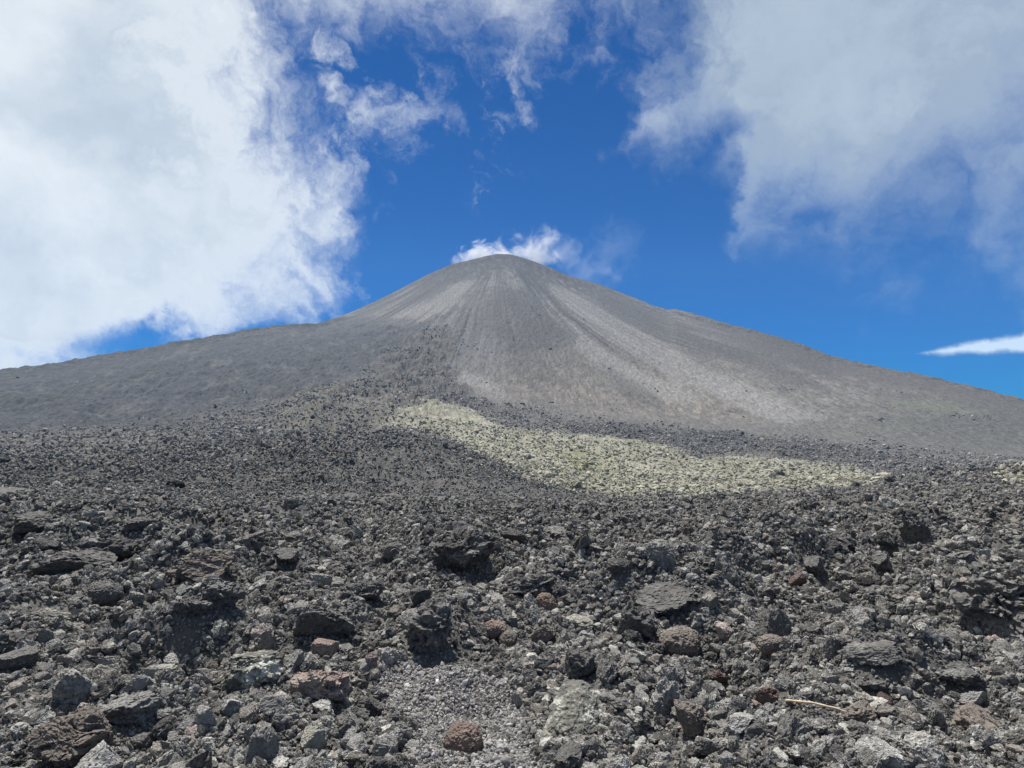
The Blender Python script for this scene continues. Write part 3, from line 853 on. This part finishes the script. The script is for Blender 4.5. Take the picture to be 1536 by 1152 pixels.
def scatter(name, pts, rot, scl, idx, coll, label):
    """a mass of stones: one object, stones placed by geometry nodes"""
    me = bpy.data.meshes.new(name)
    me.vertices.add(len(pts)); me.vertices.foreach_set('co', pts.astype(np.float32).ravel())
    for nm, tp, key, arr in (('rot', 'FLOAT_VECTOR', 'vector', rot), ('scl', 'FLOAT_VECTOR', 'vector', scl), ('idx', 'INT', 'value', idx), ('stone_size', 'FLOAT', 'value', scl.mean(1))):
        a = me.attributes.new(nm, tp, 'POINT'); a.data.foreach_set(key, arr.astype(np.int32 if tp == 'INT' else np.float32).ravel())
    o = bpy.data.objects.new(name, me); C.objects.link(o)
    g = bpy.data.node_groups.new(name + '_nodes', 'GeometryNodeTree')
    g.interface.new_socket('Geometry', in_out='INPUT', socket_type='NodeSocketGeometry')
    g.interface.new_socket('Geometry', in_out='OUTPUT', socket_type='NodeSocketGeometry')
    gi = g.nodes.new('NodeGroupInput'); go = g.nodes.new('NodeGroupOutput')
    ip = g.nodes.new('GeometryNodeInstanceOnPoints'); ci = g.nodes.new('GeometryNodeCollectionInfo')
    ci.inputs['Collection'].default_value = coll
    ci.inputs['Separate Children'].default_value = True; ci.inputs['Reset Children'].default_value = True

    def na(nm, tp):
        n = g.nodes.new('GeometryNodeInputNamedAttribute'); n.data_type = tp; n.inputs['Name'].default_value = nm
        return n.outputs['Attribute']
    g.links.new(gi.outputs[0], ip.inputs['Points']); g.links.new(ci.outputs[0], ip.inputs['Instance'])
    ip.inputs['Pick Instance'].default_value = True
    g.links.new(na('idx', 'INT'), ip.inputs['Instance Index'])
    g.links.new(na('rot', 'FLOAT_VECTOR'), ip.inputs['Rotation'])
    g.links.new(na('scl', 'FLOAT_VECTOR'), ip.inputs['Scale'])
    g.links.new(ip.outputs[0], go.inputs[0])
    md = o.modifiers.new('stones', 'NODES'); md.node_group = g
    o['kind'] = 'stuff'; o['label'] = label
    return o


def rand_rot(n, flat=False):
    r = rng.uniform(0, 2 * math.pi, (n, 3))
    if flat: r[:, :2] = rng.normal(0, 0.28, (n, 2))
    return r


def zone_points(d, rmin, rmax, cover, half=44):
    """positions for stones of width d covering the given share of the ground"""
    area = R(half) * (rmax ** 2 - rmin ** 2)
    n = int(cover * area / (d * d * 0.65))
    r = np.sqrt(rng.uniform(rmin ** 2, rmax ** 2, n)); a = rng.uniform(-R(half), R(half), n)
    return r * np.sin(a), r * np.cos(a)


all_x, all_y, all_d = [], [], []
NEAR = 55.0
LAYERS = [(0.018, 0.50, 1.2, 6.5), (0.028, 0.55, 1.2, 10), (0.045, 0.62, 1.2, 16), (0.07, 0.66, 1.2, 25), (0.105, 0.46, 1.4, 14), (0.105, 0.66, 14, 38), (0.17, 0.075, 2.2, NEAR), (0.26, 0.020, 5.4, NEAR), (0.45, 0.004, 12, NEAR),
          (0.17, 0.60, 36, 70), (0.26, 0.52, NEAR, 110), (0.40, 0.36, 85, 185), (0.65, 0.18, 120, 270), (0.6, 0.035, NEAR, 120), (1.1, 0.03, 100, 270)]
for d, cover, rmin, rmax in LAYERS:
    x, y = zone_points(d, rmin, rmax, cover, 41 if rmax > 30 else (62 if rmax < 17 else 50))
    dd = d * rng.uniform(0.72, 1.4, len(x))
    r = np.hypot(x, y)
    clump = fbm(x / 1.6, y / 1.6, 2, 300) * (r < 60) + fbm(x / 12, y / 12, 2, 305) * (r >= 60)
    keep = rng.uniform(0, 1, len(x)) < np.clip(0.95 + 0.8 * clump, 0.45, 1)
    all_x.append(x[keep]); all_y.append(y[keep]); all_d.append(dd[keep])
x = np.concatenate(all_x); y = np.concatenate(all_y); d = np.concatenate(all_d)
r = np.hypot(x, y)
z = ground_z(x, y)
px, py = image_pixel(x, y, z)
in_gravel = poly_mask(P_GRAVEL, px, py, 22) * (r < 7)
keep = ~((in_gravel > rng.uniform(0, 1, len(x))) & (d > 0.03))
keep &= ~((np.exp(-(((px - 385) / 45) ** 2 + ((py - 918) / 14) ** 2)) > 0.4) & (d > 0.08) & (r < 12))
x, y, z, d, r, px, py = [a[keep] for a in (x, y, z, d, r, px, py)]

# the named rocks: image pixel of the middle, width in pixels of the photograph, style, squash, material, turn, label
HEROES = [
    (695, 1116, 54, 'round', (1, .95, .98), M_BROWN, 0.3, 'rounded pinkish brown boulder on the gravel at the bottom of the photo'),
    (855, 1090, 98, 'slab', (1, 1.0, .42), M_GREENISH, 0.2, 'large angular green grey slab standing beside the gravel patch'),
    (478, 1031, 78, 'clinker', (1, .9, .58), M_PINK, 0.9, 'broad pinkish porous boulder left of the gravel patch'),
    (378, 1013, 74, 'clinker', (1, .8, .72), M_GREENISH, 2.2, 'pale greenish lumpy rock left of the pinkish porous boulder'),
    (238, 1007, 42, 'block', (1, .8, .62), M_PALE, 0.5, 'pale grey angular block below the black hollow at left'),
    (490, 974, 34, 'block', (1, .9, .85), M_PINK, 1.9, 'small pale pink rock above the pinkish porous boulder'),
    (643, 950, 74, 'clinker', (1, .95, .85), M_DARK, 1.2, 'dark knobbly lump above the gravel patch'),
    (485, 936, 86, 'clinker', (1, .9, .75), M_DARK, 0.2, 'dark spiky lump left of the knobbly lump above the gravel'),
    (1300, 881, 36, 'round', (1, .8, .62), M_BLACK, 0.4, 'smooth black oval boulder right of centre'),
    (1275, 884, 26, 'block', (1, .8, .8), M_PALE, 1.4, 'pale grey stone touching the smooth black boulder'),
    (1005, 895, 100, 'clinker', (1, .7, .36), M_DARK, 0.15, 'wide dark overhanging slab right of centre with black shade below'),
    (1500, 905, 120, 'clinker', (1, .8, .62), M_DARK, 2.6, 'big dark outcrop at the right edge of the rubble'),
    (690, 838, 84, 'clinker', (1, .8, .58), M_DARK, 1.8, 'broad dark outcrop in the middle of the field'),
    (592, 829, 36, 'round', (1, .8, .75), M_DARK, 0.9, 'dark rounded block left of the broad dark outcrop'),
    (770, 806, 50, 'slab', (1, .8, .52), M_DARK, 0.7, 'dark humped block between the broad outcrop and the jagged block'),
    (835, 800, 56, 'clinker', (1, .7, .5), M_DARK, 2.4, 'dark jagged block topmost near the middle of the field'),
    (110, 850, 96, 'clinker', (1, .7, .36), M_DARK, 0.05, 'dark overhanging slab at left with a black gap below'),
    (160, 832, 70, 'clinker', (1, .8, .62), M_DARK, 1.1, 'dark rough block behind the overhanging slab at left'),
    (305, 858, 80, 'clinker', (1, .7, .45), M_DUSK, 0.1, 'long low smooth brownish mound at left'),
    (1310, 982, 66, 'clinker', (1, .7, .45), M_DARK, 0.5, 'dark overhanging block in the fine rubble at right'),
    (1158, 968, 42, 'round', (1, .85, .62), M_DUSK, 0.3, 'smooth oval grey stone in the hollow right of the big overhang'),
    (1160, 938, 52, 'clinker', (1, .8, .8), M_DARK, 2.0, 'dark upright lump just behind the smooth oval stone'),
    (1020, 965, 66, 'round', (1, .9, .75), M_DUSK, 1.5, 'round ribbed boulder below the wide overhanging slab'),
    (1131, 1063, 30, 'block', (1, .85, .7), M_BROWN, 0.5, 'orange brown stone left of the dry stick'),
    (1329, 1056, 26, 'block', (1, .8, .85), M_RED, 1.0, 'dark red stone right of the dry stick'),
    (1197, 873, 26, 'block', (1, .8, .8), M_RED, 0.2, 'dull red stone left of the smooth black boulder'),
    (1078, 1019, 34, 'clinker', (1, .8, .6), M_RED, 2.2, 'purplish red stone below the wide overhanging slab'),
    (1155, 1046, 30, 'clinker', (1, .8, .7), M_RED, 0.8, 'dull red lump just above the orange brown stone'),
    (818, 908, 34, 'round', (1, .8, .95), M_BROWN, 0.9, 'brown upright stone tucked under the rubble bank in the centre'),
    (742, 946, 34, 'round', (1, .9, .75), M_BROWN, 0.1, 'rounded brown grey stone above and left of the white pebble'),
    (762, 960, 28, 'round', (1, .9, .9), M_DUSK, 1.1, 'small round grey stone beside the rounded brown grey stone'),
    (797, 986, 18, 'block', (1, .9, .9), M_WHITE, 0.7, 'small white stone in the dark rubble above the gravel'),
    (870, 938, 46, 'block', (1, .85, .65), M_PALE, 1.7, 'pale lumpy block right of the rounded brown stones'),
    (815, 952, 40, 'clinker', (1, .85, .8), M_DUSK, 0.6, 'pinkish grey knobbly rock above the white stone'),
    (263, 728, 24, 'clinker', (1, .8, .55), M_BLACK, 0.8, 'small black boulder alone on the far left slope'),
    (1171, 711, 12, 'clinker', (1, .9, .9), M_DARK, 0.3, 'small dark block standing on the pale lichen flow'),
    (1338, 722, 24, 'clinker', (1, .8, .6), M_DARK, 1.3, 'dark block at the right tip of the pale lichen flow'),
    (1375, 800, 44, 'clinker', (1, .8, 1.0), M_DARK, 0.5, 'dark upright crag at right in the middle distance'),
    (105, 1118, 92, 'clinker', (1, .8, .5), M_DUSK, 0.5, 'large brown streaked slab in the bottom left corner'),
    (195, 1072, 74, 'clinker', (1, .75, .5), M_ROCK, 0.4, 'long tilted grey slab behind the brown streaked slab'),
    (1475, 1092, 86, 'clinker', (1, .7, .42), M_DUSK, 2.9, 'large flat reddish grey slab in the bottom right corner'),
    (1290, 1070, 56, 'block', (1, .8, .6), M_DUSK, 1.2, 'brownish squared block at the right end of the dry stick'),
    (955, 940, 48, 'clinker', (1, .9, .9), M_DARK, 0.4, 'dark knob left of the round ribbed boulder'),
    (560, 1060, 44, 'clinker', (1, .9, .9), M_DARK, 1.4, 'dark pitted rock at the left rim of the gravel patch'),
    (466, 1113, 40, 'block', (1, .8, .95), M_PALE, 2.0, 'pale angular stone standing at the bottom left of centre'),
    (1440, 1010, 60, 'clinker', (1, .8, .6), M_DARK, 0.7, 'dark rough rock on the right hand rubble slope'),
    (155, 895, 46, 'round', (1, .8, .65), M_DARK, 0.9, 'dark oval block in front of the overhanging slab at left'),
    (372, 818, 44, 'clinker', (1, .8, .85), M_DARK, 0.4, 'tall dark lump on the far rubble left of centre'),
    (433, 833, 40, 'clinker', (1, .8, .6), M_DARK, 1.5, 'low dark lump beside the tall dark lump on the far rubble'),
    (206, 787, 42, 'clinker', (1, .7, .42), M_DARK, 0.2, 'flat dark rock on the far rubble behind the overhanging slab'),
    (45, 788, 44, 'clinker', (1, .8, .5), M_DARK, 2.1, 'dark jagged rock at the far left edge of the rubble'),
    (66, 818, 34, 'block', (1, .8, .55), M_DARK, 0.9, 'dark squat block at the left edge above the overhanging slab'),
    (335, 893, 56, 'clinker', (1, .8, .55), M_DARK, 1.1, 'dark broken rock below the low smooth brownish mound'),
    (286, 912, 54, 'clinker', (1, .75, .5), M_DARK, 0.3, 'dark ledge over a black gap at left of the reddish grit'),
    (22, 1000, 44, 'clinker', (1, .8, .7), M_DARK, 1.9, 'dark rough lump at the left edge of the photo'),
    (549, 892, 50, 'clinker', (1, .85, .7), M_DARK, 0.6, 'dark craggy lump left of the centre of the rubble'),
    (653, 908, 42, 'slab', (1, .7, .5), M_DARK, 0.15, 'dark slanting slab above the dark knobbly lump'),
    (797, 880, 72, 'clinker', (1, .7, .5), M_DARK, 0.3, 'dark knotty ridge of rock in the centre above the brown upright stone'),
    (872, 1004, 44, 'clinker', (1, .9, .8), M_DARK, 2.5, 'dark pitted lump above the large green grey slab'),
    (1218, 850, 46, 'clinker', (1, .8, .6), M_DARK, 1.2, 'dark rounded lump left of and behind the smooth black boulder'),
    (1322, 842, 46, 'slab', (1, .7, .5), M_DARK, 2.7, 'dark leaning slab behind the smooth black boulder'),
    (1260, 815, 40, 'clinker', (1, .8, .55), M_DARK, 0.7, 'dark low rock on the far rubble left of the upright crag'),
    (1440, 840, 44, 'clinker', (1, .8, .5), M_DARK, 1.6, 'dark rough rock between the upright crag and the right edge'),
    (1310, 1030, 44, 'slab', (1, .7, .4), M_DARK, 0.4, 'dark thin slab on the fine rubble above the dark red stone'),
    (1060, 850, 44, 'clinker', (1, .8, .6), M_DARK, 2.0, 'dark lump on the far rubble right of the jagged block'),
    (930, 850, 40, 'clinker', (1, .8, .6), M_DARK, 0.9, 'dark lump between the jagged block and the wide overhanging slab'),
    (1040, 1085, 46, 'clinker', (1, .85, .5), M_DUSK, 1.3, 'brownish grey hollowed rock right of the large green grey slab'),
    (75, 925, 50, 'block', (1, .8, .45), M_PALE, 0.3, 'flat pale green grey stone at the left'),
]
hero_xy = []
for i, (hx, hy, w, style, sq, mat, turn, label) in enumerate(HEROES):
    foot = hy + w * sq[2] * 0.22
    X0, Y0, R0 = ground_hit(hx, foot)
    size = w / F * math.hypot(R0, EYE)
    sub = 6 if w >= 75 else 5
    me = rock_mesh('lava_rock', 900 + i, style, mat, sub, sq)
    o = bpy.data.objects.new('lava_rock', me); C.objects.link(o)
    hgt = max(v.co.z for v in me.vertices)
    o.scale = (size, size, size)
    o.location = (X0, Y0, float(ground_z(np.array([X0]), np.array([Y0]))[0]) + size * hgt * 0.45)
    o.rotation_euler = (random.uniform(-.12, .12), random.uniform(-.12, .12), turn * 0.5)
    if 'green grey slab' in label:
        o.rotation_euler = (R(38), R(-6), 0.4); o.location.z += size * 0.16
    if 'wide dark overhanging' in label: o.location.z -= size * 0.05
    o['label'] = label; o['category'] = 'rock'; o['stone_size'] = size
    hero_xy.append((X0, Y0, size * 0.42))
for t_ in np.linspace(0, 1, 7):
    sx, sy, _ = ground_hit(1178 + 90 * t_, 1063 + 25 * t_)
    hero_xy.append((sx, sy, 0.10)); hero_xy.append((sx * 0.975, sy * 0.975, 0.09))
# keep other rocks out of the named ones
keep = np.ones(len(x), bool)
for hx, hy, hs in hero_xy:
    keep &= ~((np.hypot(x - hx, y - hy) < hs + 0.25 * d) & (d > 0.25 * hs))
# and off the sight lines to them
x, y, z, d, r, px, py = [a[keep] for a in (x, y, z, d, r, px, py)]

keep = ~((r > 150 + 25 * fbm(x / 15, y / 15, 2, 310)) & (px < 640) & (rng.uniform(0, 1, len(x)) < 0.6))
x, y, z, d, r, px, py = [a[keep] for a in (x, y, z, d, r, px, py)]
wx = px + 9 * fbm(x / 22, y / 22, 3, 80) + 4 * gnoise(x / 4, y / 4, 83)
wy = py + 4.5 * fbm(x / 25, y / 25, 3, 90) + 1.5 * gnoise(x / 4, y / 4, 93)
thin = (poly_mask(P_FLANK, wx, wy, 8.0) * (r > 50) > rng.uniform(0, 1.25, len(x))) & (d > 0.24)
d = np.where(thin, d * 0.38, d)
thin = (poly_mask(P_LICHEN, wx, wy, 3.0) > 0.5) & (r > 80) & (rng.uniform(0, 1, len(x)) < 0.05)
x, y, z, d, r, px, py, wx, wy = [a[~thin] for a in (x, y, z, d, r, px, py, wx, wy)]
on_lichen = (np.maximum(poly_mask(P_LICHEN, wx, wy, 3.0), poly_mask(P_LICHEN2, wx, wy, 2.0)) > 0.5) & (r > 80)
soft_l = np.maximum(poly_mask(P_LICHEN, wx, wy, 11.0), poly_mask(P_LICHEN2, wx, wy, 6.0))
on_lichen = (soft_l > rng.uniform(0.12, 0.88, len(x))) & (r > 80) & (rng.uniform(0, 1, len(x)) > 0.015 + 0.16 * np.clip(fbm(x / 9, y / 14, 2, 330), 0, 1))
idx = rng.integers(0, len(PROTO), len(x))
rot = rand_rot(len(x)); rot[idx >= 11] = rand_rot(int((idx >= 11).sum()), True)
rot[on_lichen, :2] = rng.normal(0, 0.45, (int(on_lichen.sum()), 2))
sc = d[:, None] * rng.uniform(0.8, 1.15, (len(x), 3)); sc[on_lichen] *= rng.uniform(0.8, 1.5, (int(on_lichen.sum()), 1)) * np.array([1.15, 1.15, 0.85])
zz = z + d * np.where(on_lichen, rng.uniform(-0.10, 0.18, len(x)), rng.uniform(0.02, 0.26, len(x)))
P3 = np.stack([x, y, zz], -1)

# the rocks that show largest are things of their own
inview = (px > -20) & (px < 1556) & (py < 1165) & ~on_lichen
score = np.where(inview, d / r, 0)
order = np.argsort(-score)
NBIG = 230
bigi = order[:NBIG]


def zone_label(qx, qy):
    side = 'left' if qx < 512 else ('right' if qx > 1024 else 'middle')
    depth = 'nearest' if qy > 1010 else ('second' if qy > 900 else 'far')
    where = {'left': 'at the left', 'middle': 'in the middle', 'right': 'at the right'}[side]
    what = {'nearest': 'plain grey rough lava rock among the nearest rubble', 'second': 'plain grey rough lava rock half way up the rubble field',
            'far': 'plain grey rough lava rock on the far part of the rubble field'}[depth]
    return what + ' ' + where, {'nearest': 'plain rocks in the nearest rubble', 'second': 'plain rocks half way up the rubble field', 'far': 'plain rocks on the far rubble field'}[depth] + ' ' + where


import re
SHORT = [re.split(r' (?:at|on|left|right|above|below|beside|in|with|standing|under|just|between|topmost|alone|touching|behind|tucked|half|among) ?', h[7])[0] for h in HEROES]
pairs = []
for hi, h in enumerate(HEROES):
    if SHORT.count(SHORT[hi]) > 1: continue
    for q, k in enumerate(bigi):
        ex, ey = px[k] - h[0], (py[k] - h[1]) * 1.6
        dist = math.hypot(ex, ey)
        if dist > 40 + h[2]: continue
        way = ('to the left of' if ex < 0 else 'to the right of') if abs(ex) > abs(ey) else ('right behind' if ey < 0 else 'right in front of')
        pairs.append((dist - h[2] * 0.5, hi, way, int(k)))
pairs.sort()
own, taken = {}, set()
for dist, hi, way, k in pairs:
    if k in own or (hi, way) in taken: continue
    kind_ = 'knobbly' if idx[k] < 7 else ('angular' if idx[k] < 11 else 'flat')
    own[k] = f'{kind_} grey lava rock {way} the {SHORT[hi]}'; taken.add((hi, way))
solo = [hi for hi in range(len(HEROES)) if SHORT.count(SHORT[hi]) == 1]
for k in bigi:
    k = int(k)
    if k in own: continue
    best = None
    for i_ in range(len(solo)):
        for j_ in range(i_ + 1, len(solo)):
            a_, b_ = HEROES[solo[i_]], HEROES[solo[j_]]
            ex, ey = b_[0] - a_[0], (b_[1] - a_[1]) * 1.5
            L = math.hypot(ex, ey)
            if L > 330 or L < 30: continue
            qx, qy = px[k] - a_[0], (py[k] - a_[1]) * 1.5
            t_ = (qx * ex + qy * ey) / (L * L); off = abs(qx * ey - qy * ex) / L
            key = frozenset((solo[i_], solo[j_]))
            if not 0.22 < t_ < 0.78 or off > 0.16 * L or key in taken: continue
            if best is None or L + 3 * off < best[0]: best = (L + 3 * off, key, solo[i_], solo[j_])
    if best:
        kind_ = 'knobbly' if idx[k] < 7 else ('angular' if idx[k] < 11 else 'flat')
        lab = f'{kind_} lava rock between the {SHORT[best[2]]} and the {SHORT[best[3]]}'
        if len(lab.split()) <= 16:
            own[k] = lab; taken.add(best[1])
proto_obj = bpy.data.objects.new('lava_rock', PROTO[0])
for k in bigi:
    o = proto_obj.copy(); o.data = PROTO[int(idx[k])]
    o.location = P3[k]; o.rotation_euler = rot[k]; o.scale = sc[k]
    lb, gp = zone_label(px[k], py[k])
    o['label'] = own.get(int(k), lb); o['group'] = gp; o['category'] = 'rock'; o['stone_size'] = float(sc[k].mean())
    C.objects.link(o)
bpy.data.objects.remove(proto_obj)
rest = np.ones(len(x), bool); rest[bigi] = False
a = rest & ~on_lichen
scatter('lava_rubble', P3[a], rot[a], sc[a], idx[a], COL_ROCK, 'loose dark grey clinker covering the whole foreground field')
a = rest & on_lichen
scatter('lichen_rubble', P3[a], rot[a], sc[a], idx[a], COL_LICHEN, 'pale yellow green lichen crusted blocks on the flow in front of the volcano')
N_RUBBLE = len(x)

# boulders on the ridge, the rough tongue of lava and the lower cone
bx, by, bd = [], [], []
for d_, cover, r0, r1 in [(0.55, 0.40, 140, 300), (0.8, 0.36, 150, 460), (1.3, 0.22, 170, 620), (2.0, 0.10, 300, 900), (3.0, 0.02, 380, 800)]:
    qx, qy = zone_points(d_, r0, r1, cover, 40)
    bx.append(qx); by.append(qy); bd.append(d_ * np.clip(np.exp(rng.normal(-0.1, 0.36, len(qx))), 0.4, 1.6))
bx = np.concatenate(bx); by = np.concatenate(by); bd = np.concatenate(bd)
br = np.hypot(bx, by); ba = np.arctan2(bx, by); bzb = base_z(ba, br)
bz, BM = far_relief(bx, by, br, ba, bzb); bz = bz + bzb
clump = fbm(bx / 18, by / 40, 3, 320); streaky = np.clip(-BM['runs'], 0, 1)
low = sstep(760, 480, br)
pr = (BM['tongue'] * np.clip(0.06 + 1.0 * clump, 0, 0.6) + BM['tan'] * (0.22 + 0.6 * clump) + BM['band'] * 0.8
      + BM['cone'] * (np.clip(clump - 0.15, 0, 1) * 0.14 * low + 0.03 * streaky) + BM['ridge'] * (np.clip(clump - 0.25, 0, 1) * 0.10 * low))
pr = np.maximum(pr, sstep(420, 360, br) * (0.5 + 0.7 * clump) * (1 - BM['ridge'] * 0.97) * (1 - 0.5 * BM['tan'])) * (1 - BM['lichen'])
spx, spy = image_pixel(bx, by, bz)
for ox, oy, ow, oh, oq in [(1188, 583, 16, 3, 0.7), (1430, 622, 14, 3, 0.7), (1475, 628, 16, 3, 0.6), (360, 587, 12, 4, 0.6), (203, 640, 14, 3, 0.7), (640, 495, 16, 7, 0.6), (690, 515, 10, 8, 0.4), (1320, 632, 14, 3, 0.5), (865, 548, 18, 2, 0.5), (810, 470, 4, 10, 0.5), (1010, 466, 10, 3, 0.7)]:
    pr = np.maximum(pr, oq * np.exp(-((spx - ox) / ow) ** 2 - ((spy - oy) / oh) ** 2))
pr = pr * (1 - BM['green'])
pr[br > np.interp(ba, AZ, skyr) * 0.97] = 0
k = rng.uniform(0, 1, len(bx)) < pr
bx, by, bz, bd = bx[k], by[k], bz[k], bd[k]
bsc = bd[:, None] * rng.uniform(0.75, 1.2, (len(bx), 3))
scatter('slope_boulders', np.stack([bx, by, bz + bd * rng.uniform(-0.30, 0.08, len(bx))], -1), rand_rot(len(bx)), bsc, rng.integers(0, 5, len(bx)), COL_FAR, 'grey boulders strewn over the lower slopes of the volcano and the ridge')

# gravel: the grey patch in front and the fines between the rocks
gx, gy = zone_points(0.0155, 2.3, 4.8, 1.3)
gz = ground_z(gx, gy); gpx, gpy = image_pixel(gx, gy, gz)
gm = poly_mask(P_GRAVEL, gpx, gpy, 22)
k = rng.uniform(0, 1, len(gx)) < (0.12 + 0.88 * gm)
gx, gy, gz = gx[k], gy[k], gz[k]
gd = 0.0155 * np.exp(rng.normal(0, 0.38, len(gx)))
gsc = gd[:, None] * rng.uniform(0.8, 1.2, (len(gx), 3))
scatter('gravel', np.stack([gx, gy, gz + gd * 0.2], -1), rand_rot(len(gx)), gsc, rng.integers(0, 5, len(gx)), COL_GRAVEL, 'fine grey gravel filling the hollow at the bottom of the photo')

# ------------------------------------------------------------------ dry stick
def stick():
    p0 = ground_hit(1178, 1063); p1 = ground_hit(1272, 1084)
    m, t, b, out = new_mat('dry_wood')
    tcn = t.nodes.new('ShaderNodeTexCoord')
    n = tex_noise(tcn.outputs['Object'], 40, 5, 0.6)
    c = mixc(n, (0.33, 0.255, 0.165), (0.60, 0.49, 0.35)); t.links.new(c.s, b.inputs['Base Color']); b.inputs['Roughness'].default_value = 0.8
    bm = bmesh.new()
    ax = Vector((p1[0] - p0[0], p1[1] - p0[1], 0)); L = ax.length; ax.normalize(); side = Vector((-ax.y, ax.x, 0))
    rings = []
    N, S = 16, 8
    for i in range(N + 1):
        t_ = i / N
        cpt = ax * (t_ - 0.5) * L + side * (0.012 * math.sin(t_ * 3.0) + 0.004 * math.sin(t_ * 17)) + Vector((0, 0, 0.010 * math.sin(t_ * 3.1)))
        rad = 0.0085 * (1.0 - 0.45 * t_) * (1 + 0.22 * math.sin(i * 2.1) + 0.12 * math.sin(i * 5.3)) * (0.6 if i in (0, N) else 1)
        rings.append([bm.verts.new(cpt + side * rad * math.cos(2 * math.pi * j / S) + Vector((0, 0, 1)) * rad * math.sin(2 * math.pi * j / S)) for j in range(S)])
    for i in range(N):
        for j in range(S):
            bm.faces.new((rings[i][j], rings[i][(j + 1) % S], rings[i + 1][(j + 1) % S], rings[i + 1][j]))
    bm.faces.new(rings[0][::-1]); bm.faces.new(rings[-1])
    me = bpy.data.meshes.new('dry_stick'); bm.to_mesh(me); bm.free(); me.materials.append(m)
    for p in me.polygons: p.use_smooth = True
    o = bpy.data.objects.new('dry_stick', me); C.objects.link(o)
    cxy = np.array([(p0[0] + p1[0]) / 2]), np.array([(p0[1] + p1[1]) / 2])
    o.location = (float(cxy[0][0]), float(cxy[1][0]), float(ground_z(*cxy)[0]) + 0.05)
    o['label'] = 'thin pale tan dry stick lying on the rubble at the lower right'; o['category'] = 'stick'


stick()


# ------------------------------------------------------------------ smoke at the summit
def smoke():
    m = bpy.data.materials.new('smoke'); m.use_nodes = True; t = m.node_tree; t.nodes.clear(); E.nt = t
    out = t.nodes.new('ShaderNodeOutputMaterial'); v = t.nodes.new('ShaderNodeVolumePrincipled')
    v.inputs['Color'].default_value = (0.97, 0.98, 1.0, 1); v.inputs['Anisotropy'].default_value = 0.1
    g = t.nodes.new('ShaderNodeNewGeometry'); P = g.outputs['Position']
    X_, Y_, Z_ = split(P)
    n = tex_noise(P, 0.03, 6, 0.66, 1.2); wv = tex_noise(P, 0.02, 2, 0.5, 0, True)
    a, b_, c_ = split(wv.s)
    X_ = X_ + (a - 0.5) * 70; Z_ = Z_ + (c_ - 0.5) * 50
    den = None
    for (px, py, rng_, rx, ry, rz, s) in [(718, 388, 1062, 44, 30, 15, 1.0), (760, 384, 1062, 46, 28, 20, 0.9), (800, 378, 1064, 44, 30, 32, 0.6), (822, 362, 1064, 30, 28, 26, 0.4), (848, 380, 1064, 44, 28, 30, 0.14), (885, 405, 1064, 54, 35, 34, 0.06), (925, 372, 1064, 56, 30, 50, 0.03)]:
        az, el = bearing(px, py)
        cx, cyy, cz = rng_ * math.sin(az), rng_ * math.cos(az), EYE + rng_ * math.tan(el)
        q = E.m('SQRT', E.m('POWER', (X_ - float(cx)) / rx, 2.0) + E.m('POWER', (Y_ - float(cyy)) / ry, 2.0) + E.m('POWER', (Z_ - float(cz)) / rz, 2.0))
        e = smoothstep(0.1, 0.9, 1.0 - q + (n - 0.5) * 3.4) * s
        den = e if den is None else E.m('MAXIMUM', den, e)
    t.links.new((den * 0.075).s, v.inputs['Density'])
    t.links.new(v.outputs[0], out.inputs['Volume'])
    bm = bmesh.new(); bmesh.ops.create_icosphere(bm, subdivisions=3, radius=1.0)
    az, el = bearing(820, 385)
    c0 = Vector((1064 * math.sin(az), 1064 * math.cos(az), EYE + 1064 * math.tan(el)))
    for w in bm.verts: w.co = Vector((w.co.x * 195, w.co.y * 48, w.co.z * 88))
    me = bpy.data.meshes.new('smoke_plume'); bm.to_mesh(me); bm.free(); me.materials.append(m)
    o = bpy.data.objects.new('smoke_plume', me); C.objects.link(o); o.location = c0
    o['label'] = 'thin white smoke drifting off the summit of the volcano'; o['category'] = 'smoke'


smoke()


# ------------------------------------------------------------------ air
def haze():
    m = bpy.data.materials.new('air'); m.use_nodes = True; t = m.node_tree; t.nodes.clear()
    out = t.nodes.new('ShaderNodeOutputMaterial'); v = t.nodes.new('ShaderNodeVolumePrincipled')
    v.inputs['Color'].default_value = (0.34, 0.62, 1.0, 1); v.inputs['Density'].default_value = HAZE_DENSITY; v.inputs['Anisotropy'].default_value = 0.0
    t.links.new(v.outputs[0], out.inputs['Volume'])
    lo, hi = float(Z.min()) - 5, 400.0
    x0, x1, y0, y1 = -1500, 1500, -200, 1600
    me = bpy.data.meshes.new('haze')
    vs = [(a, b, c) for c in (lo, hi) for b in (y0, y1) for a in (x0, x1)]
    me.from_pydata(vs, [], [(0, 2, 3, 1), (4, 5, 7, 6), (0, 1, 5, 4), (2, 6, 7, 3), (0, 4, 6, 2), (1, 3, 7, 5)])
    me.materials.append(m)
    o = bpy.data.objects.new('haze', me); C.objects.link(o); o['kind'] = 'stuff'; o['label'] = 'thin pale air between the viewer and the volcano'


haze()
print('rubble', N_RUBBLE, 'gravel', len(gx), 'far grid', X.shape)
